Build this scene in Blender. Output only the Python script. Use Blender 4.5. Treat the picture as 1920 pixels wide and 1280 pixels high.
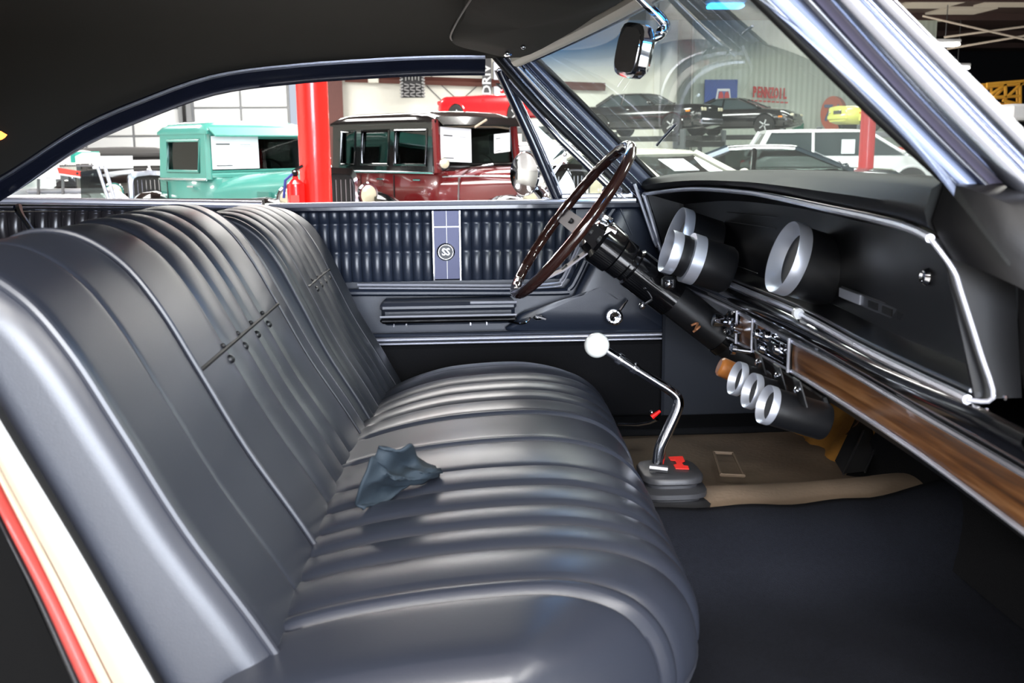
import bpy, bmesh, math, random
from mathutils import Vector, Matrix
from math import sin, cos, pi, radians, atan2, sqrt, exp, tan
C = bpy.context.scene.collection
for o in list(bpy.data.objects):
    bpy.data.objects.remove(o)
random.seed(4)

# ---------------------------------------------------------------- camera, world, light
FPX, ZE = 1900.0, 1.32                      # focal length in pixels (1920 wide), eye height
PITCH, YAW, ROLL = radians(10.9), radians(3.9), 0.008
F_ = Vector((sin(YAW)*cos(PITCH), cos(YAW)*cos(PITCH), -sin(PITCH)))
r0 = Vector((cos(YAW), -sin(YAW), 0)); u0 = r0.cross(F_)
R_ = r0*cos(ROLL) - u0*sin(ROLL); U_ = u0*cos(ROLL) + r0*sin(ROLL)
CAM = Vector((0, 0, ZE))
cd = bpy.data.cameras.new('camera'); cam = bpy.data.objects.new('camera', cd); C.objects.link(cam)
m = Matrix((R_, U_, -F_)).transposed().to_4x4(); m.translation = CAM
cam.matrix_world = m
cd.lens = FPX/1920*36; cd.sensor_width = 36; cd.clip_start = .02; cd.clip_end = 300
cd.dof.use_dof = True; cd.dof.focus_distance = 3.0; cd.dof.aperture_fstop = 8.0
S = bpy.context.scene; S.camera = cam
S.view_settings.view_transform = 'Standard'; S.view_settings.look = 'None'
S.view_settings.gamma = 1; S.view_settings.exposure = 0.0; S.view_settings.use_curve_mapping = False
w = bpy.data.worlds.new('hall_air'); S.world = w; w.use_nodes = True
w.node_tree.nodes['Background'].inputs[0].default_value = (.78, .86, 1, 1)
w.node_tree.nodes['Background'].inputs[1].default_value = .8

def area(name, loc, sx, sy, power, rot=(0, 0, 0), col=(1, .98, .94)):
    l = bpy.data.lights.new(name, 'AREA'); l.shape = 'RECTANGLE'; l.size = sx; l.size_y = sy
    l.energy = power; l.color = col
    o = bpy.data.objects.new(name, l); C.objects.link(o); o.location = loc; o.rotation_euler = rot
    return o
# rows of wide ceiling lamps
for (x, y, p, sx, sy) in [(-7, -4.5, 500, 4, 1.6), (0, -4, 800, 5, 1.6), (7, -4, 700, 4, 1.6), (10, 4, 800, 4, 2),
                  (-8, 9, 1100, 5, 2.4), (0, 9.5, 1500, 6, 2.4), (8, 10, 1300, 5, 2.4), (-9, 16, 1300, 5, 2.4), (0, 16, 1500, 6, 2.4), (16, 17, 1500, 5, 2.4), (8, 23, 1200, 5, 2), (-3, 23, 1300, 5, 2),
                  (-6, -13, 2200, 5, 1.6), (4, -13, 2600, 5, 1.6), (0, -23, 3500, 6, 1.6),
                  (-18, 2, 1800, 4, 2), (-19, 12, 1800, 4, 2),
                  (-9, 31, 1900, 5, 1.5), (1, 31, 1900, 5, 1.5), (11, 31, 1700, 5, 1.5), (-8, 39, 1400, 5, 1.5), (4, 39, 1400, 5, 1.5), (14, 38, 1000, 5, 1.5)]:
    area('hall_lamp_light', (x, y, 6.1), sx, sy, p*(.68 if y > 8 else 1.15))
# added bluish fill behind the camera, standing in for an unseen source
area('camera_side_fill', (1.5, -10, 2.3), 7, 3.8, 2300, rot=(radians(90), 0, radians(0)), col=(.80, .87, 1))

# ---------------------------------------------------------------- projection helpers (pixels of the 1920x1280 frame -> points on real planes)
def ray(px, py):
    return F_*FPX + R_*(px-960) - U_*(py-640)
def P(px, py, X=None, Y=None, Z=None):
    d = ray(px, py)
    if Y is not None: t = Y/d.y
    elif X is not None: t = X/d.x
    else: t = (Z-ZE)/d.z
    return CAM + d*t
def pix(v):
    d = Vector(v)-CAM; z = d.dot(F_)
    return 960+FPX*d.dot(R_)/z, 640-FPX*d.dot(U_)/z
def lin(tab, x):
    if x <= tab[0][0]: return tab[0][1]
    for (a, b), (c, d) in zip(tab, tab[1:]):
        if x <= c: return b+(d-b)*(x-a)/(c-a)
    return tab[-1][1]
def smooth_tab(tab, x):
    # catmull-rom through the table
    n = len(tab)
    if x <= tab[0][0]: return tab[0][1]
    if x >= tab[-1][0]: return tab[-1][1]
    for i in range(n-1):
        if x <= tab[i+1][0]:
            x1, y1 = tab[i]; x2, y2 = tab[i+1]
            m1 = (y2-(tab[i-1][1] if i else y1))/(x2-(tab[i-1][0] if i else x1))
            m2 = ((tab[i+2][1] if i+2 < n else y2)-y1)/((tab[i+2][0] if i+2 < n else x2)-x1)
            h = x2-x1; t = (x-x1)/h
            return (2*t**3-3*t**2+1)*y1+(t**3-2*t**2+t)*h*m1+(-2*t**3+3*t**2)*y2+(t**3-t**2)*h*m2
def zline(poly, X, Y):
    z = 1.1
    for _ in range(6):
        px, py = pix((X, Y, z))
        z = P(px, smooth_tab(poly, px), Y=Y).z
    return z

# ---------------------------------------------------------------- materials
def s2l(c):
    return tuple((v/12.92 if v <= .04045 else ((v+.055)/1.055)**2.4) for v in c)
MT = {}
def mat(name, col, rough=.5, metal=0, bump=None, var=.08, vscale=6, coat=0, spec=.5, emit=0, trans=0, srgb=True, stretch=None):
    if name in MT: return MT[name]
    M = bpy.data.materials.new(name); M.use_nodes = True; nt = M.node_tree; N = nt.nodes; L = nt.links
    b = N['Principled BSDF']
    c = s2l(col) if srgb else col
    tc = N.new('ShaderNodeTexCoord'); mp = N.new('ShaderNodeMapping'); L.new(tc.outputs['Object'], mp.inputs[0])
    if stretch: mp.inputs['Scale'].default_value = stretch
    no = N.new('ShaderNodeTexNoise'); no.inputs['Scale'].default_value = vscale; no.inputs['Detail'].default_value = 3
    L.new(mp.outputs[0], no.inputs[0])
    mx = N.new('ShaderNodeMix'); mx.data_type = 'RGBA'; L.new(no.outputs[0], mx.inputs[0])
    mx.inputs[6].default_value = (*[max(0, v*(1-var)) for v in c], 1)
    mx.inputs[7].default_value = (*[min(1, v*(1+var)) for v in c], 1)
    L.new(mx.outputs[2], b.inputs['Base Color'])
    b.inputs['Roughness'].default_value = rough; b.inputs['Metallic'].default_value = metal
    b.inputs['Specular IOR Level'].default_value = spec; b.inputs['Coat Weight'].default_value = coat
    b.inputs['Coat Roughness'].default_value = .05
    if emit:
        b.inputs['Emission Color'].default_value = (*c, 1); b.inputs['Emission Strength'].default_value = emit
    if bump:
        n2 = N.new('ShaderNodeTexNoise'); n2.inputs['Scale'].default_value = bump[0]; n2.inputs['Detail'].default_value = 2
        L.new(mp.outputs[0], n2.inputs[0])
        bp = N.new('ShaderNodeBump'); bp.inputs['Strength'].default_value = bump[1]; bp.inputs['Distance'].default_value = bump[2] if len(bump) > 2 else .002
        L.new(n2.outputs[0], bp.inputs['Height']); L.new(bp.outputs[0], b.inputs['Normal'])
    MT[name] = M
    return M
VINYL = mat('black_vinyl', (.16, .175, .215), .37, bump=(420, .12, .001), var=.12, spec=.85)
VINYL2 = mat('black_vinyl_soft', (.145, .16, .185), .44, bump=(300, .15, .001), spec=.55)
VDOOR = mat('door_vinyl', (.125, .15, .20), .36, bump=(300, .12, .001), spec=.6)
HEAD = mat('headliner_cloth', (.20, .195, .18), .8, bump=(260, .2, .001), spec=.2)
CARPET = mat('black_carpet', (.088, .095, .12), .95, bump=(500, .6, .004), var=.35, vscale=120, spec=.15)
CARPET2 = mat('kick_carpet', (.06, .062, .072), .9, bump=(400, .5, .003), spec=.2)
MATBR = mat('worn_rubber_mat', (.50, .43, .36), .8, bump=(90, .4, .003), var=.3, vscale=7)
KICK = mat('kick_board', (.15, .165, .195), .7, bump=(200, .3, .002), spec=.3)
OCHRE = mat('bare_fibre_pad', (.74, .52, .22), .8, bump=(60, .4, .004), var=.3, vscale=9)
CHROME = mat('chrome', (.86, .87, .90), .08, 1, var=.02)
TRIMB = mat('bright_trim', (.88, .89, .94), .24, .72, var=.02)
RIMM = mat('cast_alloy', (.80, .81, .82), .35, .4, var=.03)
CHROME2 = mat('satin_chrome', (.72, .74, .80), .22, 1, var=.03)
ALU = mat('brushed_aluminium', (.80, .82, .87), .36, .65, var=.03, bump=(200, .05, .001))
DULL = mat('dull_steel', (.50, .50, .51), .35, .9)
PAINTN = mat('navy_black_paint', (.10, .115, .17), .18, coat=.6, var=.05)
BLK = mat('gloss_black', (.035, .035, .042), .14, coat=.6, var=.05)
BLKM = mat('satin_black', (.065, .068, .078), .42, var=.1, bump=(200, .08, .001))
DASHM = mat('dash_vinyl', (.042, .04, .048), .5, bump=(260, .12, .001), var=.08, spec=.28)
DPAD = mat('dash_pad_vinyl', (.022, .021, .026), .55, bump=(260, .12, .001), spec=.14)
PANELB = mat('dash_panel_black', (.055, .058, .068), .32, var=.15, spec=.5)
RUBBER = mat('rubber', (.045, .045, .05), .6)
CREAM = mat('cream_vinyl', (.93, .90, .84), .45, bump=(200, .1, .001))
CREAM_PAINT_REFL = mat('cream_paint_and_reflection', (.62, .57, .50), .25, coat=.5)  # cream paint; on the door jamb it stands in for a reflection
RED_REFL = mat('jamb_red_reflection', (.62, .22, .20), .35, coat=.3)  # red reflection on the jamb, put into the colour
GREENP = mat('teal_truck_paint', (.26, .53, .49), .26, coat=.5, var=.10, vscale=3)
MAROON = mat('maroon_paint', (.36, .085, .095), .18, coat=.8, var=.06)
BLACKP = mat('black_car_paint', (.04, .045, .05), .12, coat=.8)
WHITEP = mat('white_car_paint', (.90, .91, .92), .2, coat=.6, var=.02)
WHITE2 = mat('warm_white_paint', (.86, .85, .80), .25, coat=.5, var=.03)
REDCAR = mat('red_car_paint', (.72, .07, .10), .2, coat=.7, var=.04)
YELP = mat('yellow_green_paint', (.82, .83, .40), .3, coat=.4)
SILV = mat('silver_paint', (.66, .67, .70), .25, .4, coat=.5)
PURP = mat('purple_paint', (.40, .36, .78), .22, coat=.7)
DBLUE = mat('dark_blue_paint', (.13, .19, .23), .18, coat=.7)
DGLASS = mat('dark_car_glass', (.075, .08, .085), .04, spec=.8, var=.02)
CGLASS = mat('car_window_tint', (.22, .26, .27), .05, spec=.8, var=.1, vscale=2)
TYRE = mat('tyre_rubber', (.07, .07, .075), .7)
REDPOST = mat('red_post_paint', (.95, .13, .10), .25, coat=.4, var=.05, bump=(14, .2, .004))
REDPOST2 = mat('faded_red_post_paint', (.80, .16, .17), .35, coat=.2, var=.08)
REDX = mat('extinguisher_red', (.92, .10, .10), .2, coat=.6)
PAPER = mat('white_paper', (.90, .93, .95), .6, var=.015)
INK = mat('black_ink', (.16, .16, .18), .7)
GREYINK = mat('grey_ink', (.66, .69, .72), .7)
BROWNST = mat('brown_steel', (.36, .19, .16), .5, var=.12, bump=(30, .2, .003))
LENS = mat('headlamp_lens', (.80, .78, .68), .12, .25, bump=(50, .4, .004), spec=.8)
IVORY = mat('ivory_ball', (.93, .94, .92), .14, coat=.6, var=.01)
CLOTHM = mat('charcoal_cloth', (.15, .19, .225), .75, bump=(500, .3, .001), spec=.3)
WHEELB = mat('dark_wood_rim', (.16, .085, .07), .12, coat=.9, var=.3, vscale=20)
ORANGEG = mat('amber_lens', (.95, .55, .12), .2)
REDL = mat('red_lens', (.9, .12, .12), .25)

# wood grain for the dash band
def woodmat():
    M = mat('walnut_trim', (.47, .31, .17), .3, coat=.4)
    nt = M.node_tree; N = nt.nodes; L = nt.links; b = N['Principled BSDF']
    tc = N.new('ShaderNodeTexCoord'); mp = N.new('ShaderNodeMapping'); mp.inputs['Scale'].default_value = (40, 3.0, 70)
    L.new(tc.outputs['Object'], mp.inputs[0])
    no = N.new('ShaderNodeTexNoise'); no.inputs['Scale'].default_value = 1.0; no.inputs['Detail'].default_value = 6; no.inputs['Distortion'].default_value = .6
    L.new(mp.outputs[0], no.inputs[0])
    cr = N.new('ShaderNodeValToRGB'); e = cr.color_ramp.elements
    e[0].position = .32; e[0].color = (*s2l((.27, .17, .10)), 1); e[1].position = .68; e[1].color = (*s2l((.60, .43, .28)), 1)
    x = e.new(.5); x.color = (*s2l((.44, .28, .14)), 1)
    L.new(no.outputs[0], cr.inputs[0]); L.new(cr.outputs[0], b.inputs['Base Color'])
    return M
WOOD = woodmat()

def glassmat(name, tint, gloss=.10, rough=.0, haze=0.0, band=None):
    M = bpy.data.materials.new(name); M.use_nodes = True; nt = M.node_tree; N = nt.nodes; L = nt.links
    N.remove(N['Principled BSDF']); out = N['Material Output']
    tr = N.new('ShaderNodeBsdfTransparent'); tr.inputs[0].default_value = (*tint, 1)
    gl = N.new('ShaderNodeBsdfGlossy'); gl.inputs['Roughness'].default_value = rough; gl.inputs[0].default_value = (1, 1, 1, 1)
    ge = N.new('ShaderNodeNewGeometry'); dt = N.new('ShaderNodeVectorMath'); dt.operation = 'DOT_PRODUCT'
    L.new(ge.outputs['Normal'], dt.inputs[0]); L.new(ge.outputs['Incoming'], dt.inputs[1])
    def mth(op, a_, b_=None):
        q = N.new('ShaderNodeMath'); q.operation = op
        if hasattr(a_, 'links'): L.new(a_, q.inputs[0])
        else: q.inputs[0].default_value = a_
        if b_ is not None: q.inputs[1].default_value = b_
        return q.outputs[0]
    f5 = mth('POWER', mth('SUBTRACT', 1.0), 5.0)
    sb = f5.node.inputs[0].links[0].from_node; ab = mth('ABSOLUTE', dt.outputs['Value']); L.new(ab, sb.inputs[1])
    fr = mth('ADD', mth('MULTIPLY', f5, .9), gloss*.6)
    mx = N.new('ShaderNodeMixShader'); L.new(fr, mx.inputs[0]); L.new(tr.outputs[0], mx.inputs[1]); L.new(gl.outputs[0], mx.inputs[2])
    last = mx
    if haze:
        df = N.new('ShaderNodeBsdfTranslucent'); df.inputs[0].default_value = (.8, .9, .88, 1)
        no = N.new('ShaderNodeTexNoise'); no.inputs['Scale'].default_value = 3.0
        tc = N.new('ShaderNodeTexCoord'); L.new(tc.outputs['Object'], no.inputs[0])
        ma = N.new('ShaderNodeMath'); ma.operation = 'MULTIPLY'; ma.inputs[1].default_value = haze*2; L.new(no.outputs[0], ma.inputs[0])
        m2 = N.new('ShaderNodeMixShader'); L.new(ma.outputs[0], m2.inputs[0]); L.new(mx.outputs[0], m2.inputs[1]); L.new(df.outputs[0], m2.inputs[2]); last = m2
    if band:
        tc = N.new('ShaderNodeTexCoord'); sp = N.new('ShaderNodeSeparateXYZ'); L.new(tc.outputs['Object'], sp.inputs[0])
        cr = N.new('ShaderNodeMapRange'); cr.inputs[1].default_value = band[0]; cr.inputs[2].default_value = band[1]
        L.new(sp.outputs[2], cr.inputs[0])
        mc = N.new('ShaderNodeMix'); mc.data_type = 'RGBA'; L.new(cr.outputs[0], mc.inputs[0])
        mc.inputs[6].default_value = (*tint, 1); mc.inputs[7].default_value = (.01, .14, .40, 1)
        L.new(mc.outputs[2], tr.inputs[0])
    L.new(last.outputs[0], out.inputs[0])
    MT[name] = M
    return M
CLEAR = glassmat('clear_glass', (.93, .96, .95))
SMOKE = glassmat('grey_car_glass', (.30, .34, .33))

# ---------------------------------------------------------------- mesh builder
ROOTOFF = {}
class MB:
    def __init__(s): s.v = []; s.f = []
    def add(s, vs, fs):
        n = len(s.v); s.v += [Vector(p) for p in vs]; s.f += [tuple(i+n for i in f) for f in fs]; return s
    def hexa(s, p):  # 8 points: bottom 4 ccw, top 4 ccw
        return s.add(p, [(3, 2, 1, 0), (4, 5, 6, 7), (0, 1, 5, 4), (1, 2, 6, 5), (2, 3, 7, 6), (3, 0, 4, 7)])
    def box(s, c, d, R=None, bev=0):
        x, y, z = [k/2 for k in d]; c = Vector(c)
        if bev > 0:
            b = min(bev, x*.9, y*.9, z*.9)
            pts = []
            for zz, k in ((-z, b), (-z+b, 0), (z-b, 0), (z, b)):
                X, Y = x-k, y-k; q = b*.9 if k == 0 else b*.5
                pts.append([(-X+q, -Y, zz), (X-q, -Y, zz), (X, -Y+q, zz), (X, Y-q, zz), (X-q, Y, zz), (-X+q, Y, zz), (-X, Y-q, zz), (-X, -Y+q, zz)])
            rings = [[(R @ Vector(p) if R else Vector(p))+c for p in r] for r in pts]
            return s.loft(rings, True, True)
        p = [(-x, -y, -z), (x, -y, -z), (x, y, -z), (-x, y, -z), (-x, -y, z), (x, -y, z), (x, y, z), (-x, y, z)]
        return s.hexa([(R @ Vector(q) if R else Vector(q))+c for q in p])
    def loft(s, rings, closed=True, caps=False, wrap=False):
        n = len(rings[0]); vs = [p for r in rings for p in r]; fs = []
        k = n if closed else n-1; K = len(rings) if wrap else len(rings)-1
        for i in range(K):
            a = i*n; b = ((i+1) % len(rings))*n
            for j in range(k):
                j2 = (j+1) % n; fs.append((a+j, a+j2, b+j2, b+j))
        if caps and not wrap:
            fs.append(tuple(range(n-1, -1, -1))); fs.append(tuple((len(rings)-1)*n+j for j in range(n)))
        return s.add(vs, fs)
    def tube(s, path, r, n=8, caps=True, closed=False, flat=1.0, up=None):
        path = [Vector(p) for p in path]; m_ = len(path); rings = []
        rr = r if isinstance(r, (list, tuple)) else [r]*m_
        ref = Vector(up) if up else None
        for i, p in enumerate(path):
            if closed: t = path[(i+1) % m_]-path[i-1]
            else: t = path[min(i+1, m_-1)]-path[max(i-1, 0)]
            t.normalize()
            if ref is None:
                ref = Vector((0, 0, 1)) if abs(t.z) < .9 else Vector((1, 0, 0))
            a = ref-t*ref.dot(t); a.normalize(); b = t.cross(a)
            if not up: ref = a
            rings.append([p+(a*cos(2*pi*k/n)*flat+b*sin(2*pi*k/n))*rr[i] for k in range(n)])
        return s.loft(rings, True, caps, closed)
    def lathe(s, prof, o=(0, 0, 0), ax=(0, 0, 1), n=24):
        ax = Vector(ax).normalized(); o = Vector(o)
        a = ax.orthogonal().normalized(); b = ax.cross(a)
        rings = []
        for (r, h) in prof:
            rings.append([o+ax*h+(a*cos(2*pi*k/n)+b*sin(2*pi*k/n))*max(r, 1e-5) for k in range(n)])
        return s.loft(rings, True, True)
    def prism(s, poly, vec):
        poly = [Vector(p) for p in poly]; vec = Vector(vec); n = len(poly)
        return s.loft([poly, [p+vec for p in poly]], True, True)
    def sphere(s, c, r, n=16, sc=(1, 1, 1)):
        c = Vector(c); rings = []
        for i in range(1, n//2):
            th = pi*i/(n//2)
            rings.append([c+Vector((r*sc[0]*sin(th)*cos(2*pi*k/n), r*sc[1]*sin(th)*sin(2*pi*k/n), r*sc[2]*cos(th))) for k in range(n)])
        top = len(s.v)
        s.loft(rings, True, False)
        s.add([c+Vector((0, 0, r*sc[2]))], []); t = len(s.v)-1
        s.add([c-Vector((0, 0, r*sc[2]))], []); b = len(s.v)-1
        m_ = len(rings)-1
        for k in range(n):
            s.f.append((top+(k+1) % n, top+k, t)); s.f.append((top+m_*n+k, top+m_*n+(k+1) % n, b))
        return s
    def grid(s, fn, us, vs):
        return s.loft([[Vector(fn(u, v)) for v in vs] for u in us], False)
    def build(s, name, m, parent=None, angle=38, local=False, smooth=True, recalc=True, loc=None):
        me = bpy.data.meshes.new(name)
        if parent is not None:
            off = ROOTOFF.get(parent.name, Vector((0, 0, 0)))
        else:
            if loc is not None: off = Vector(loc)
            else:
                lo = Vector([min(p[i] for p in s.v) for i in range(3)]); hi = Vector([max(p[i] for p in s.v) for i in range(3)])
                off = (lo+hi)/2; off.z = lo.z
        me.from_pydata([tuple(p-off) for p in s.v], [], s.f)
        if recalc:
            bm = bmesh.new(); bm.from_mesh(me); bmesh.ops.recalc_face_normals(bm, faces=bm.faces); bm.to_mesh(me); bm.free()
        if smooth:
            me.polygons.foreach_set('use_smooth', [True]*len(me.polygons))
            me.set_sharp_from_angle(angle=radians(angle))
        me.materials.append(m); me.update()
        o = bpy.data.objects.new(name, me); C.objects.link(o)
        if parent is not None:
            o.parent = parent; ROOTOFF[o.name] = off
        else:
            o.location = off; ROOTOFF[o.name] = off
        return o
def thing(name, label, cat, loc, rz=0, group=None, local=False):
    o = bpy.data.objects.new(name, None); C.objects.link(o); o.empty_display_size = .1
    o.location = loc; o.rotation_euler = (0, 0, rz)
    o['label'] = label; o['category'] = cat
    if group: o['group'] = group
    ROOTOFF[o.name] = Vector((0, 0, 0)) if local else Vector(loc)
    return o
def tag(o, label, cat, group=None):
    o['label'] = label; o['category'] = cat
    if group: o['group'] = group
    return o
def struct(o): o['kind'] = 'structure'; return o
def copy_tree(o, parent=None):
    c = o.copy(); C.objects.link(c)
    if parent is not None: c.parent = parent
    for ch in list(o.children): copy_tree(ch, c)
    ROOTOFF[c.name] = ROOTOFF.get(o.name, Vector((0, 0, 0)))
    return c
def text_mesh(name, body, size, m, parent, loc, right, up, ext=.004, bold=0, local=None, sx=1.0):
    cu = bpy.data.curves.new('t', 'FONT'); cu.body = body; cu.size = size; cu.extrude = ext; cu.offset = bold
    cu.align_x = 'CENTER'; cu.align_y = 'CENTER'; cu.resolution_u = 2
    t = bpy.data.objects.new('t', cu); C.objects.link(t)
    bpy.context.view_layer.update()
    me = bpy.data.meshes.new_from_object(t.evaluated_get(bpy.context.evaluated_depsgraph_get()))
    bpy.data.objects.remove(t)
    right = Vector(right).normalized(); up = Vector(up).normalized(); n = right.cross(up)
    loc = Vector(loc); mb = MB()
    mb.add([loc+right*v.co.x*sx+up*v.co.y+n*v.co.z for v in me.vertices], [tuple(p.vertices) for p in me.polygons])
    return mb.build(name, m, parent, smooth=False, recalc=False)
# ================================================================ THE HALL
YW = 45.0; CEIL = 6.7
WALLM = mat('painted_wall_sheet', (.90, .90, .86), .6, var=.03)
def ribmat():
    M = mat('ribbed_green_grey_sheet', (.76, .80, .76), .5, var=.03)
    nt = M.node_tree; N = nt.nodes; L = nt.links
    tc = N.new('ShaderNodeTexCoord'); wv = N.new('ShaderNodeTexWave'); wv.inputs['Scale'].default_value = 1.3
    L.new(tc.outputs['Object'], wv.inputs[0]); bp = N.new('ShaderNodeBump'); bp.inputs['Strength'].default_value = .4; bp.inputs['Distance'].default_value = .04
    L.new(wv.outputs[1], bp.inputs['Height']); L.new(bp.outputs[0], N['Principled BSDF'].inputs['Normal'])
    return M
RIB = ribmat()
FLOORM = mat('polished_concrete', (.70, .69, .67), .3, var=.15, vscale=1.5)
CEILM = mat('dark_ceiling', (.33, .25, .23), .8, var=.2, vscale=2)
SHADEW = mat('shaded_far_wall', (.06, .065, .09), .8)  # shade of the far bay is put into this wall colour
DOORW = mat('overhead_door_panel', (.93, .94, .94), .45, var=.02)
JOINT = mat('door_joint_grey', (.55, .56, .57), .5)
struct(MB().box((8, 15, -.1), (68, 96, .2)).build('floor', FLOORM))
struct(MB().box((8, 15, CEIL+.1), (68, 96, .2)).build('ceiling', CEILM))
xl = P(250, 200, Y=YW).x
XC = P(1298, 200, Y=YW).x; XR = P(1748, 150, Y=YW).x
# back wall: painted part, with the overhead doors cut out to the left
xd = P(560, 200, Y=YW).x
struct(MB().box(((xd+XC)/2, YW+.15, CEIL/2), (XC-xd, .3, CEIL)).build('wall_back', WALLM))
struct(MB().box(((XC+XR)/2, YW+.05, CEIL/2), (XR-XC, .3, CEIL)).build('wall_back_ribbed', RIB))
struct(MB().box((31, 61, CEIL/2), (22, .3, CEIL)).build('wall_dark_bay', SHADEW))
struct(MB().box((-26, 8, CEIL/2), (.3, 82, CEIL)).build('wall_left', WALLM))
struct(MB().box((41, 15, CEIL/2), (.3, 96, CEIL)).build('wall_right', RIB))
struct(MB().box((XR-.1, 53, CEIL/2), (.2, 16, CEIL)).build('wall_bay_side', SHADEW))
# overhead doors: grid of panels
pw = (P(448, 200, Y=YW).x-P(358, 200, Y=YW).x)/1.0; ph = 49/1900*YW
def overhead(n, x0, cols, name):
    r = MB().box((x0+cols*pw/2, YW+.3, CEIL/2), (cols*pw+.1, .1, CEIL)).build(name, JOINT); struct(r)
    pm = None
    z0 = P(330, 201, Y=YW).z
    zs = [z0+ph*k for k in range(-5, 3)]
    for i in range(cols):
        for z in zs:
            if z < 0: continue
            o = MB().box((0, 0, 0), (pw-.09, .08, ph-.07), bev=.03).build('panel', DOORW, None) if pm is None else None
            if pm is None:
                pm = o
            else:
                o = pm.copy(); C.objects.link(o)
            o.parent = r; o.location = Vector((x0+(i+.5)*pw, YW+.2, z))-r.location
    return r
xg = P(347, 200, Y=YW).x
overhead(1, xg-.28-5*pw, 5, 'door_1')
overhead(2, xg+.28, 2, 'door_2')
fr = MB().box((xg, YW, CEIL/2), (.5, .3, CEIL)).build('trim_1', JOINT); struct(fr)
struct(MB().box((xg, YW-.2, CEIL/2), (.14, .1, CEIL)).build('trim_2', BLK))
# brown steel frame
bx = P(629, 200, Y=YW-.6).x
col = thing('steel_column', 'dark brown steel column against the back wall behind the nearer red post', 'column', (bx, YW-.5, 0))
MB().box((bx, YW-.5, 3.35), (.62, .04, 6.7)).build('flange', BROWNST, col)
MB().box((bx, YW-.25, 3.35), (.05, .5, 6.7)).build('web', BROWNST, col)
b0 = P(647, 146, Y=YW-.3); b1 = P(906, 155, Y=YW-.3)
tag(MB().tube([b0, b1+(b1-b0)*.9], .17, 4, up=(0, 0, 1)).build('steel_girt', BROWNST), 'brown horizontal steel beam fixed across the white back wall', 'beam')
tag(MB().box(P(700, 149, Y=YW-.55), (.45, .2, .28), bev=.03).build('junction_box', WHITE2), 'small cream junction box on the brown wall beam', 'box')
for dy, ((a, b), lb) in enumerate(zip((((800, 135), (878, 205)), ((902, 155), (842, 208)), ((799, 160), (850, 210))),
        ('upper thin brace rod falling to the right from the tyre tread sign', 'thin brace rod falling to the left from below the dark banner', 'lower thin brace rod falling to the right below the tyre tread sign'))):
    tag(MB().tube([P(*a, Y=YW-.03), P(*b, Y=YW-.03)], .022, 5).build('brace_rod', DULL), lb, 'rod', 'brace rods on the back wall')
# wall corner column seen through the windscreen
tag(MB().box((P(1232, 150, Y=YW-.2).x, YW-.1, 3.3), (.25, .2, 6.6)).build('wall_post', WALLM), 'slim pale wall post seen through the windscreen beside the rear view mirror', 'post')
tag(MB().box((XC-.5, YW-.45, 3.3), (.5, .6, 6.6), bev=.05).build('corner_post', mat('dark_grey_steel', (.33, .36, .35), .5)), 'dark grey steel corner post where the white and ribbed walls meet', 'post')
# ceiling joists, skylights, lamps
for k, y in enumerate((22, 30, 38, 43.5, 50, 56)):
    tag(MB().box((8, y, CEIL-.13), (60, .18, .26)).build('roof_beam', CEILM), 'dark steel roof beam running across the hall ceiling', 'beam', 'roof beams')
SKY = mat('skylight_sheet', (.62, .58, .52), .5, emit=.55)
for (a, b), lb in zip((((1690, 12), (1790, 4)), ((1765, 22), (1838, 18)), ((1860, 8), (1935, 3)), ((1720, 30), (1760, 38))),
        ('highest pale roof light panel just right of the near pillar top', 'second pale roof light panel, lower right of the highest one', 'grey roof light panel at the top right corner', 'small roof light panel touching the near pillar at upper right')):
    p = P((a[0]+b[0])/2, (a[1]+b[1])/2, Z=CEIL-.06)
    if p.y > 60 or p.y < 5: p = P(1800, 20, Z=CEIL-.06)
    tag(MB().box(p, (2.1, 1.9, .08)).build('roof_light', SKY), lb, 'skylight', 'roof light panels')
for (a, b), lb in zip((((1730, 30), (1930, 76)), ((1775, 92), (1935, 65)), ((1770, 70), (1935, 48))),
        ('pale ceiling pipe sloping down to the right at top right', 'lower pale ceiling pipe rising to the right from the high bay lamp', 'upper faint ceiling pipe rising to the right behind the crossing pipes')):
    tag(MB().tube([P(*a, Y=33), P(*b, Y=32)], .035, 5).build('sprinkler_pipe', mat('pale_pipe', (.62, .58, .52), .5)), lb, 'pipe', 'ceiling pipes')
LAMP = mat('lamp_glow', (1, .99, .95), .5, emit=14)
for (px, py, Y, w_) in ((1360, 12, 30, 1.0), (1772, 84, 40, 1.0), (1795, 128, 44, .9)):
    p = P(px, py, Y=Y)
    l = thing('high_bay_lamp', {1360: 'bright ceiling lamp seen through the top of the windscreen', 1772: 'bright high bay lamp just right of the near windscreen pillar',
        1795: 'lower small lamp half hidden behind the near windscreen pillar'}[px], 'lamp', p)
    MB().box(p, (w_, .5, .1), bev=.03).build('diffuser', LAMP, l)
    MB().box(p+Vector((0, 0, .13)), (w_*1.05, .55, .14), bev=.03).build('housing', WHITEP, l)
    MB().tube([p+Vector((0, 0, .18)), p+Vector((0, 0, max(.3, CEIL-p.z)))], .02, 6).build('hanger', DULL, l)

# red posts
def post(px0, px1, Y, m, label):
    c = P((px0+px1)/2, 300, Y=Y); r = (px1-px0)/2/1900*Y
    t = thing('round_post', label, 'post', (c.x, Y, 0))
    MB().lathe([(r, 0.02), (r, CEIL-.3)], (c.x, Y, 0), n=40).build('shaft', m, t)
    MB().lathe([(r*1.9, 0), (r*1.9, .03), (r*1.05, .04)], (c.x, Y, 0), n=24).build('base_plate', m, t)
    return c, r
pc, pr = post(562, 619, 9.0, REDPOST, 'thick glossy red post standing in front of the teal truck')
post(1610, 1638, 19.0, REDPOST2, 'thinner red post seen through the windscreen in front of the white estate car')
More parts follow.
